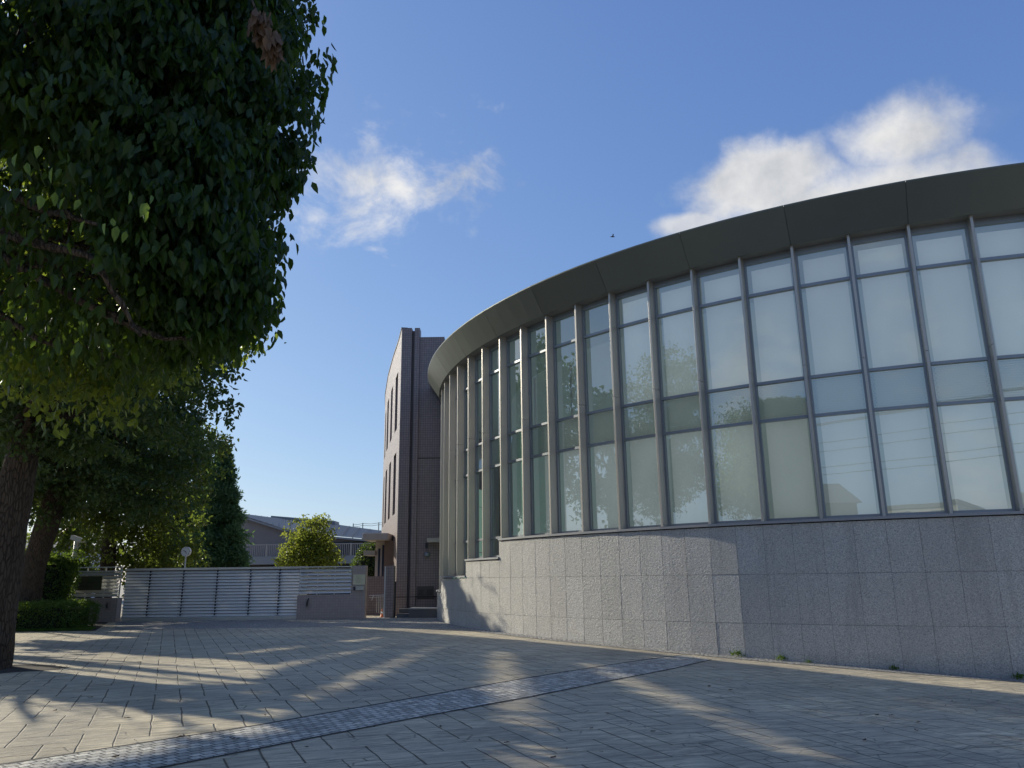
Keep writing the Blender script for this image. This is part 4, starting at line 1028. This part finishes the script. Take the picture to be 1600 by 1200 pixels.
# post clock
p = at(291, 862, 31.6)
ck = empty('post_clock', (p.x, p.y, zg(p.x)), 'round white clock on a thin pole behind the gate', 'clock')
place(MB().tube([(p.x, p.y, zg(p.x)), (p.x, p.y, p.z-.17)], [.03, .025], 8).build('pole', MT['white']), ck)
mb = MB(); n = 28
fc = [(p.x+.187*math.cos(2*math.pi*k/n), p.z+.187*math.sin(2*math.pi*k/n)) for k in range(n)]
mb.face([(x, p.y-.06, z) for x, z in reversed(fc)]); mb.face([(x, p.y+.06, z) for x, z in fc])
for k in range(n): a, b = fc[k], fc[(k+1) % n]; mb.quad((a[0], p.y-.06, a[1]), (b[0], p.y-.06, b[1]), (b[0], p.y+.06, b[1]), (a[0], p.y+.06, a[1]))
cf = place(mb.build('clock_case', MT['white']), ck)
def handm(name, ang, L, w):
    d = Vector((math.sin(ang), 0, math.cos(ang))); s = Vector((d.z, 0, -d.x))*w; o = Vector((p.x, p.y-.066, p.z))
    h = MB().quad(o-d*.02-s, o-d*.02+s, o+d*L+s*.6, o+d*L-s*.6).build(name, MT['steel']); h.parent = cf; return h
handm('hand', R(-62), .125, .010); handm('hand', R(150), .09, .012)
mb = MB()
for k in range(12):
    d = Vector((math.sin(k*math.pi/6), 0, math.cos(k*math.pi/6))); s = Vector((d.z, 0, -d.x))*.008; o = Vector((p.x, p.y-.065, p.z))
    mb.quad(o+d*.14-s, o+d*.14+s, o+d*.166+s, o+d*.166-s)
o = mb.build('hour_marks', MT['steel']); o.parent = cf
# camera / lamp post
p = at(120, 842, 33)
cm = empty('lamp_post', (p.x, p.y, zg(p.x)), 'short white post with a tilted lamp head among the bushes on the left', 'lamp')
place(MB().tube([(p.x, p.y, zg(p.x)), (p.x, p.y, p.z-.1)], [.1, .09], 10).build('pole', MT['white'], None, True), cm)
mb = MB(); o_ = Vector((p.x, p.y, p.z)); 
mb.hexa([o_+Vector(q) for q in ((-.2, -.18, -.02), (.25, -.18, -.16), (.25, .18, -.16), (-.2, .18, -.02), (-.16, -.18, .16), (.30, -.18, -.02), (.30, .18, -.02), (-.16, .18, .16))])
place(mb.build('lamp_head', MT['white'], None, bevel=.015), cm)
place(MB().tube([(p.x+.16, p.y-.05, p.z-.1), (p.x+.2, p.y-.05, p.z-.3), (p.x+.06, p.y-.05, p.z-.42)], [.02]*3, 6).build('bracket', MT['white'], None), cm)

# ------------------------------------------------------------------ far buildings
gy = empty('gymnasium', (-20, 72, zg(-20)), 'taupe hall with a dark pitched roof and railed balcony, behind the gate', 'building')
def P3(x, y, Y): return at(x, y, Y)
A = [P3(350, 798, 70), P3(372, 804, 70), P3(445, 827, 70), P3(520, 838.5, 70), P3(640, 849, 70)]
mb = MB(); gz = zg(-20)
for a, b in zip(A[:-1], A[1:]): mb.quad((a.x, 70, gz), (b.x, 70, gz), b, a)
mb.quad((A[0].x, 70, gz), A[0], (A[0].x, 95, A[0].z), (A[0].x, 95, gz))
for x in np.arange(-26, -9, 1.6): mb.box(x-.015, x+.015, 69.97, 69.999, gz, 3.0)
o = place(mb.build('wall', MT['gymwall']), gy)
B = [P3(350, 797, 84), P3(372, 801.5, 84), P3(445, 811, 84), P3(530, 820, 84), P3(660, 838, 84)]
mb = MB()
for k in range(4):
    a, b, c, d = A[k]+Vector((0, -.5, .05)), A[k+1]+Vector((0, -.5, .05)), B[k+1], B[k]
    mb.quad(a, b, c, d)
    q = 8
    for t in range(q):       # standing seams
        u = a.lerp(b, t/q); v = d.lerp(c, t/q)
        mb.quad(u+Vector((-.03, 0, .05)), u+Vector((.03, 0, .05)), v+Vector((.03, 0, .05)), v+Vector((-.03, 0, .05)))
place(mb.build('roof', MT['gymroof']), gy)
mb = MB()
for k in range(4):
    a, b = A[k]+Vector((0, -.52, 0)), A[k+1]+Vector((0, -.52, 0))
    mb.hexa([a+Vector((0, 0, -.16)), b+Vector((0, 0, -.16)), b+Vector((0, .5, -.16)), a+Vector((0, .5, -.16)), a, b, b+Vector((0, .5, 0)), a+Vector((0, .5, 0))])
place(mb.build('roof_trim', MT['slab']), gy)
b0, b1 = at(360, 872, 67), at(640, 868, 67)
place(MB().box(-27, -9.5, 67, 69.9, 1.35, 2.0).build('balcony_slab', MT['slab']), gy)
mb = MB(); mb.box(-27, -9.5, 67.05, 67.1, 2.95, 3.02)
x = -27
while x < -9.5: mb.box(x, x+.04, 67.05, 67.09, 2.0, 2.95); x += .16
for x in np.arange(-26, -9.5, 2.4): mb.box(x, x+.1, 67.02, 67.12, 2.0, 3.05)
place(mb.build('railing', MT['rail']), gy)
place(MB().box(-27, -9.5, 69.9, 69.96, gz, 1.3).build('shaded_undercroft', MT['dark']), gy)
place(MB().box(-16.6, -12.2, 69.90, 69.96, 2.1, 3.3).build('window_band', simple('far_glass', (.05, .06, .07), .2)), gy)
s0, s1 = at(432, 808, 86), at(530, 816, 86)
mb = MB().hexa([Vector(q) for q in ((s0.x, 84, s0.z-.6), (s1.x, 84, s1.z-1), (s1.x, 86, s1.z-1), (s0.x, 86, s0.z-.6), (s0.x, 84, s0.z), (s1.x, 84, s1.z), (s1.x, 86, s1.z), (s0.x, 86, s0.z))])
place(mb.build('roof_monitor', MT['slab']), gy)
nf = empty('ball_net', (-14, 90, zg(-14)), 'thin posts with wires above the hall roof', 'net')
for (x, y, b) in ((552, 818, 830), (567, 817, 832), (592, 816, 840)):
    q = at(x, y, 90); place(MB().tube([(q.x, 90, zg(q.x)), (q.x, 90, q.z)], [.06, .05], 6).build('post', MT['steel']), nf)
mb = MB()
for dy in (0, 3):
    pts = [at(x, y+dy+(1.2 if k % 2 else 0), 90) for k, (x, y) in enumerate(((552, 819), (559, 818.5), (567, 818), (580, 817.5), (592, 817), (620, 815)))]
    mb.tube(pts, [.022]*len(pts), 5)
place(mb.build('wire', MT['steel']), nf)
# house seen between the trunks
h = at(44, 858, 60)
hs = empty('house', (h.x, 60, zg(-30)), 'pale blue house glimpsed between the two left trunks', 'house')
place(MB().box(h.x-4, h.x+1.6, 60, 68, zg(-30), h.z).build('wall', MT['housewall']), hs)
mb = MB(); r_ = [(h.x-4.3, 59.6, h.z), (h.x+1.9, 59.6, h.z), (h.x+1.9, 68, h.z), (h.x-4.3, 68, h.z)]
rg = [(h.x-4.3, 63.8, h.z+1.0), (h.x+1.9, 63.8, h.z+1.0)]
mb.quad(r_[0], r_[1], rg[1], rg[0]); mb.quad(r_[2], r_[3], rg[0], rg[1]); mb.face([r_[1], r_[2], rg[1]]); mb.face([r_[3], r_[0], rg[0]])
place(mb.build('roof', MT['roofgrey']), hs)
o = place(MB().box(h.x-.6, h.x+.5, 59.95, 59.99, h.z-1.6, h.z-.6).build('window', MT['steel']), hs)

# bird
b = at(957, 370, 40)
mb = MB(); s = .13
mb.tube([b+Vector((-s, 0, 0)), b+Vector((-s*.3, 0, .01)), b+Vector((s*.5, 0, 0)), b+Vector((s, 0, .01))], [.008, .035, .03, .01], 6)
br = MB()
for q in (-1, 1): mb.quad(b+Vector((-.02, 0, .02)), b+Vector((.06, 0, .02)), b+Vector((.05, q*.2, .10)), b+Vector((0, q*.18, .09)))
tag(mb.build('bird', MT['steel']), 'tiny dark bird flying in the blue sky above the hall roof', 'bird')

# ------------------------------------------------------------------ across the street (mirrored in the glass)
def house(x, y, w, d, hh, roof, wall, label, rot=0):
    e = empty('street_building', (x, y, zg(x)), label, 'building', 'buildings across the street')
    o = MB().box(-w/2, w/2, -d/2, d/2, 0, hh).build('wall', wall, e)
    mb = MB()
    if roof:
        r_ = [(-w/2-.3, -d/2-.3, hh), (w/2+.3, -d/2-.3, hh), (w/2+.3, d/2+.3, hh), (-w/2-.3, d/2+.3, hh)]; g0, g1 = (-w/2-.3, 0, hh+roof), (w/2+.3, 0, hh+roof)
        mb.quad(r_[0], r_[1], g1, g0); mb.quad(r_[2], r_[3], g0, g1); mb.face([r_[1], r_[2], g1]); mb.face([r_[3], r_[0], g0])
    else: mb.box(-w/2-.1, w/2+.1, -d/2-.1, d/2+.1, hh, hh+.25)
    mb.build('roof', MT['roofgrey'], e)
    for k in range(int(w/2.4)):
        for z in np.arange(1.2, hh-1, 2.8):
            MB().box(-w/2+.8+k*2.4, -w/2+2.0+k*2.4, d/2+.002, d/2+.03, z, z+1.2).build('window', MT['steel'], e)
    e.rotation_euler.z = rot
    return e
house(-22, -18, 14, 8, 6.2, 1.8, MT['gymwall'], 'brown gabled building opposite, mirrored in the middle panes', R(-50))
house(-3, -24, 12, 9, 5.4, 0, MT['wallbeige'], 'beige flat roofed building opposite, mirrored low in the right panes')
house(12, -25, 9, 9, 5.2, 1.6, MT['roofgrey'], 'grey house opposite, mirrored in the rightmost panes')
e = empty('street_tree', (-11.5, -7, zg(-11)), 'round domed tree by the street, mirrored in the middle panes', 'tree')
E6 = [(-11.5, -7, 4.0, 2.6, 2.6, 3.2), (-11.2, -6.8, 2.6, 2.3, 2.3, 2.2)]
leaves('crown', clusters(E6, 16000, 16, .2, (.8, 1.0)), .2, MT['leaf_mid'], e, .4, .6, False)
trunk([(-11.5, -7, zg(-11)), (-11.5, -7, 1), (-11.5, -7, 3)], [.25, .2, .12], e, 10)
branches(E6, (-11.5, -7, .6), 8, .1, e)
pl_ = []
for k, (x, y) in enumerate(((-16, -8.3), (26, -8.3))):
    e = empty('utility_pole', (x, y, zg(x)), ['utility pole farthest left along the street', 'utility pole farthest right along the street'][k], 'pole', 'utility poles on the street')
    place(MB().tube([(x, y, zg(x)), (x, y, 9.2)], [.17, .11], 10).build('pole', MT['slab'], None, True), e)
    place(MB().box(x-.9, x+.9, y-.05, y+.05, 8.3, 8.4).build('crossarm', MT['steel']), e)
    place(MB().lathe((x+.35, y, 6.6), [(.2, 0), (.22, .1), (.22, .7), (.2, .8)], 12).build('transformer', MT['slab'], None, True), e)
mb = MB()
for dx, z in ((-.7, 8.45), (0, 8.45), (.7, 8.45), (0, 7.4), (.1, 6.9), (0, 6.0), (.05, 5.6)):
    for xa, xb in ((-45, -16), (-16, 26), (26, 50)):
        pts = [(xa+(xb-xa)*t/8, -8.3+dx*.4, z-.5*math.sin(math.pi*t/8)) for t in range(9)]
        mb.tube(pts, [.016]*9, 5)
tag(mb.build('overhead_cable', MT['wire']), 'bundle of black overhead cables strung along the street poles', 'cable')

# ------------------------------------------------------------------ lift everything so the ground lies near z = 0
for o in list(S.objects):
    if o.parent is None: o.location.z += EYE

# ------------------------------------------------------------------ camera
cam = bpy.data.cameras.new('camera'); co = bpy.data.objects.new('camera', cam); C.objects.link(co)
cam.sensor_width = 36; cam.lens = 36*F_PX/1600; cam.clip_end = 2000; cam.clip_start = .05
co.matrix_world = Matrix.Translation((0, 0, EYE)) @ Matrix.Rotation(math.pi/2+PITCH, 4, 'X') @ Matrix.Rotation(-ROLL, 4, 'Z')
S.camera = co
# ------------------------------------------------------------------ light
su = bpy.data.lights.new('sun', 'SUN'); su.energy = 5.0; su.angle = R(.55); su.color = (1, .93, .76)
so = bpy.data.objects.new('sun', su); C.objects.link(so)
so.rotation_euler = Vector(SV).to_track_quat('Z', 'Y').to_euler()
w = bpy.data.worlds.new('World'); S.world = w; w.use_nodes = True; nt = w.node_tree; nt.nodes.clear()
sky = N(nt, 'ShaderNodeTexSky', sky_type='NISHITA', sun_disc=False, sun_elevation=SUN_EL, sun_rotation=SUN_AZ, altitude=50, air_density=1.0, dust_density=.6, ozone_density=2.5)
tc = coord(nt, 'Generated')
def vdot(v, c):
    n = N(nt, 'ShaderNodeVectorMath', operation='DOT_PRODUCT', inp={1: tuple(c)}); nt.links.new(v, n.inputs[0]); return n.outputs['Value']
n1 = noise(nt, tc, 7.0, 10, .6, dist=.15); n2 = noise(nt, mapping(nt, tc, (1, 1, 1.25), loc=(2, 1, 5)), 13, 9, .62, dist=.25)
def cloud(cx_, cy_, rx, ry, edge, amp, soft, dens, nn, shape=None):
    Fd = ray(cx_, cy_).normalized(); U = Fd.cross(Vector((0, 0, 1))).normalized(); V = U.cross(Fd)
    f = vdot(tc, Fd); u = M(nt, 'DIVIDE', vdot(tc, U), f); v = M(nt, 'DIVIDE', vdot(tc, V), f)
    rx, ry = rx/F_PX, ry/F_PX
    d = M(nt, 'SQRT', M(nt, 'ADD', M(nt, 'POWER', M(nt, 'ABSOLUTE', M(nt, 'DIVIDE', u, rx)), 2.0), M(nt, 'POWER', M(nt, 'ABSOLUTE', M(nt, 'DIVIDE', v, ry)), 2.0)))
    val = M(nt, 'ADD', M(nt, 'SUBTRACT', edge, d), M(nt, 'MULTIPLY', M(nt, 'SUBTRACT', nn, .5), amp))
    mr = N(nt, 'ShaderNodeMapRange', interpolation_type='SMOOTHSTEP', inp={'From Min': 0.0, 'From Max': soft, 'To Min': 0.0, 'To Max': dens}); nt.links.new(val, mr.inputs['Value'])
    return M(nt, 'MULTIPLY', mr.outputs[0], M(nt, 'GREATER_THAN', f, .05))
cl = [cloud(1380, 210, 105, 75, 1.0, 2.0, .8, 1.0, n1), cloud(1215, 285, 165, 85, 1.0, 2.2, .7, .95, n1), cloud(1300, 330, 225, 85, 1, 1.5, .6, .95, n1), cloud(1075, 350, 80, 26, .9, 2.0, .6, .8, n1), cloud(1490, 205, 110, 50, .6, 2.2, 2.0, .35, n1),
      cloud(620, 285, 140, 88, 1.25, 4.2, 1.7, .95, n2), cloud(590, 245, 170, 60, .7, 4.0, 2.0, .65, n2), cloud(670, 320, 70, 55, .7, 3.0, 1.1, .85, n2), cloud(585, 390, 40, 14, .6, 2.5, 1.0, .6, n2), cloud(620, 415, 90, 16, .3, 2.5, 1.4, .35, n2)]
tot_ = cl[0]
for c_ in cl[1:]: tot_ = M(nt, 'MAXIMUM', tot_, c_)
# scattered light cloud elsewhere in the sky behind the camera
sepz = N(nt, 'ShaderNodeSeparateXYZ'); nt.links.new(tc, sepz.inputs[0])
n3 = noise(nt, mapping(nt, tc, (1, 1, 2.2), loc=(7, 3, 2)), 3.2, 7, .6)
bk = M(nt, 'MULTIPLY', ramp(nt, n3, [(.55, (0,)*3), (.68, (.75,)*3)]), ramp(nt, M(nt, 'MULTIPLY', sepz.outputs[1], -1.0), [(.0, (0,)*3), (.3, (1,)*3)]))
tot_ = M(nt, 'MAXIMUM', tot_, bk)
shade = ramp(nt, noise(nt, tc, 6.0, 8, .6), [(.38, (0,)*3), (.6, (1,)*3)])
STR = .105
sr = N(nt, 'ShaderNodeSeparateColor'); nt.links.new(sky.outputs[0], sr.inputs[0])
hz = N(nt, 'ShaderNodeCombineColor')
for k_, (g_, a_) in enumerate(((.76, .78), (.68, .85), (.46, .97))):
    nt.links.new(M(nt, 'MULTIPLY', M(nt, 'POWER', M(nt, 'MULTIPLY', sr.outputs[k_], STR), g_), a_/STR), hz.inputs[k_])
ccol = mixc(nt, shade, tuple(.60/STR*q for q in (.92, .95, 1.0)), tuple(.90/STR*q for q in (1, .99, .97)))
col = mixc(nt, tot_, hz.outputs[0], ccol)
bg = N(nt, 'ShaderNodeBackground', inp={'Strength': STR}); nt.links.new(col, bg.inputs[0])
ow = N(nt, 'ShaderNodeOutputWorld'); nt.links.new(bg.outputs[0], ow.inputs[0])
S.view_settings.view_transform = 'Standard'; S.view_settings.look = 'None'; S.view_settings.exposure = 0; S.view_settings.gamma = 1
S.render.engine = 'CYCLES'
S.cycles.max_bounces = 10; S.cycles.diffuse_bounces = 4; S.cycles.glossy_bounces = 4; S.cycles.transparent_max_bounces = 12; S.cycles.transmission_bounces = 4
S.cycles.use_denoising = True
S.cycles.sample_clamp_indirect = 6
S.render.resolution_x = 1024; S.render.resolution_y = 768
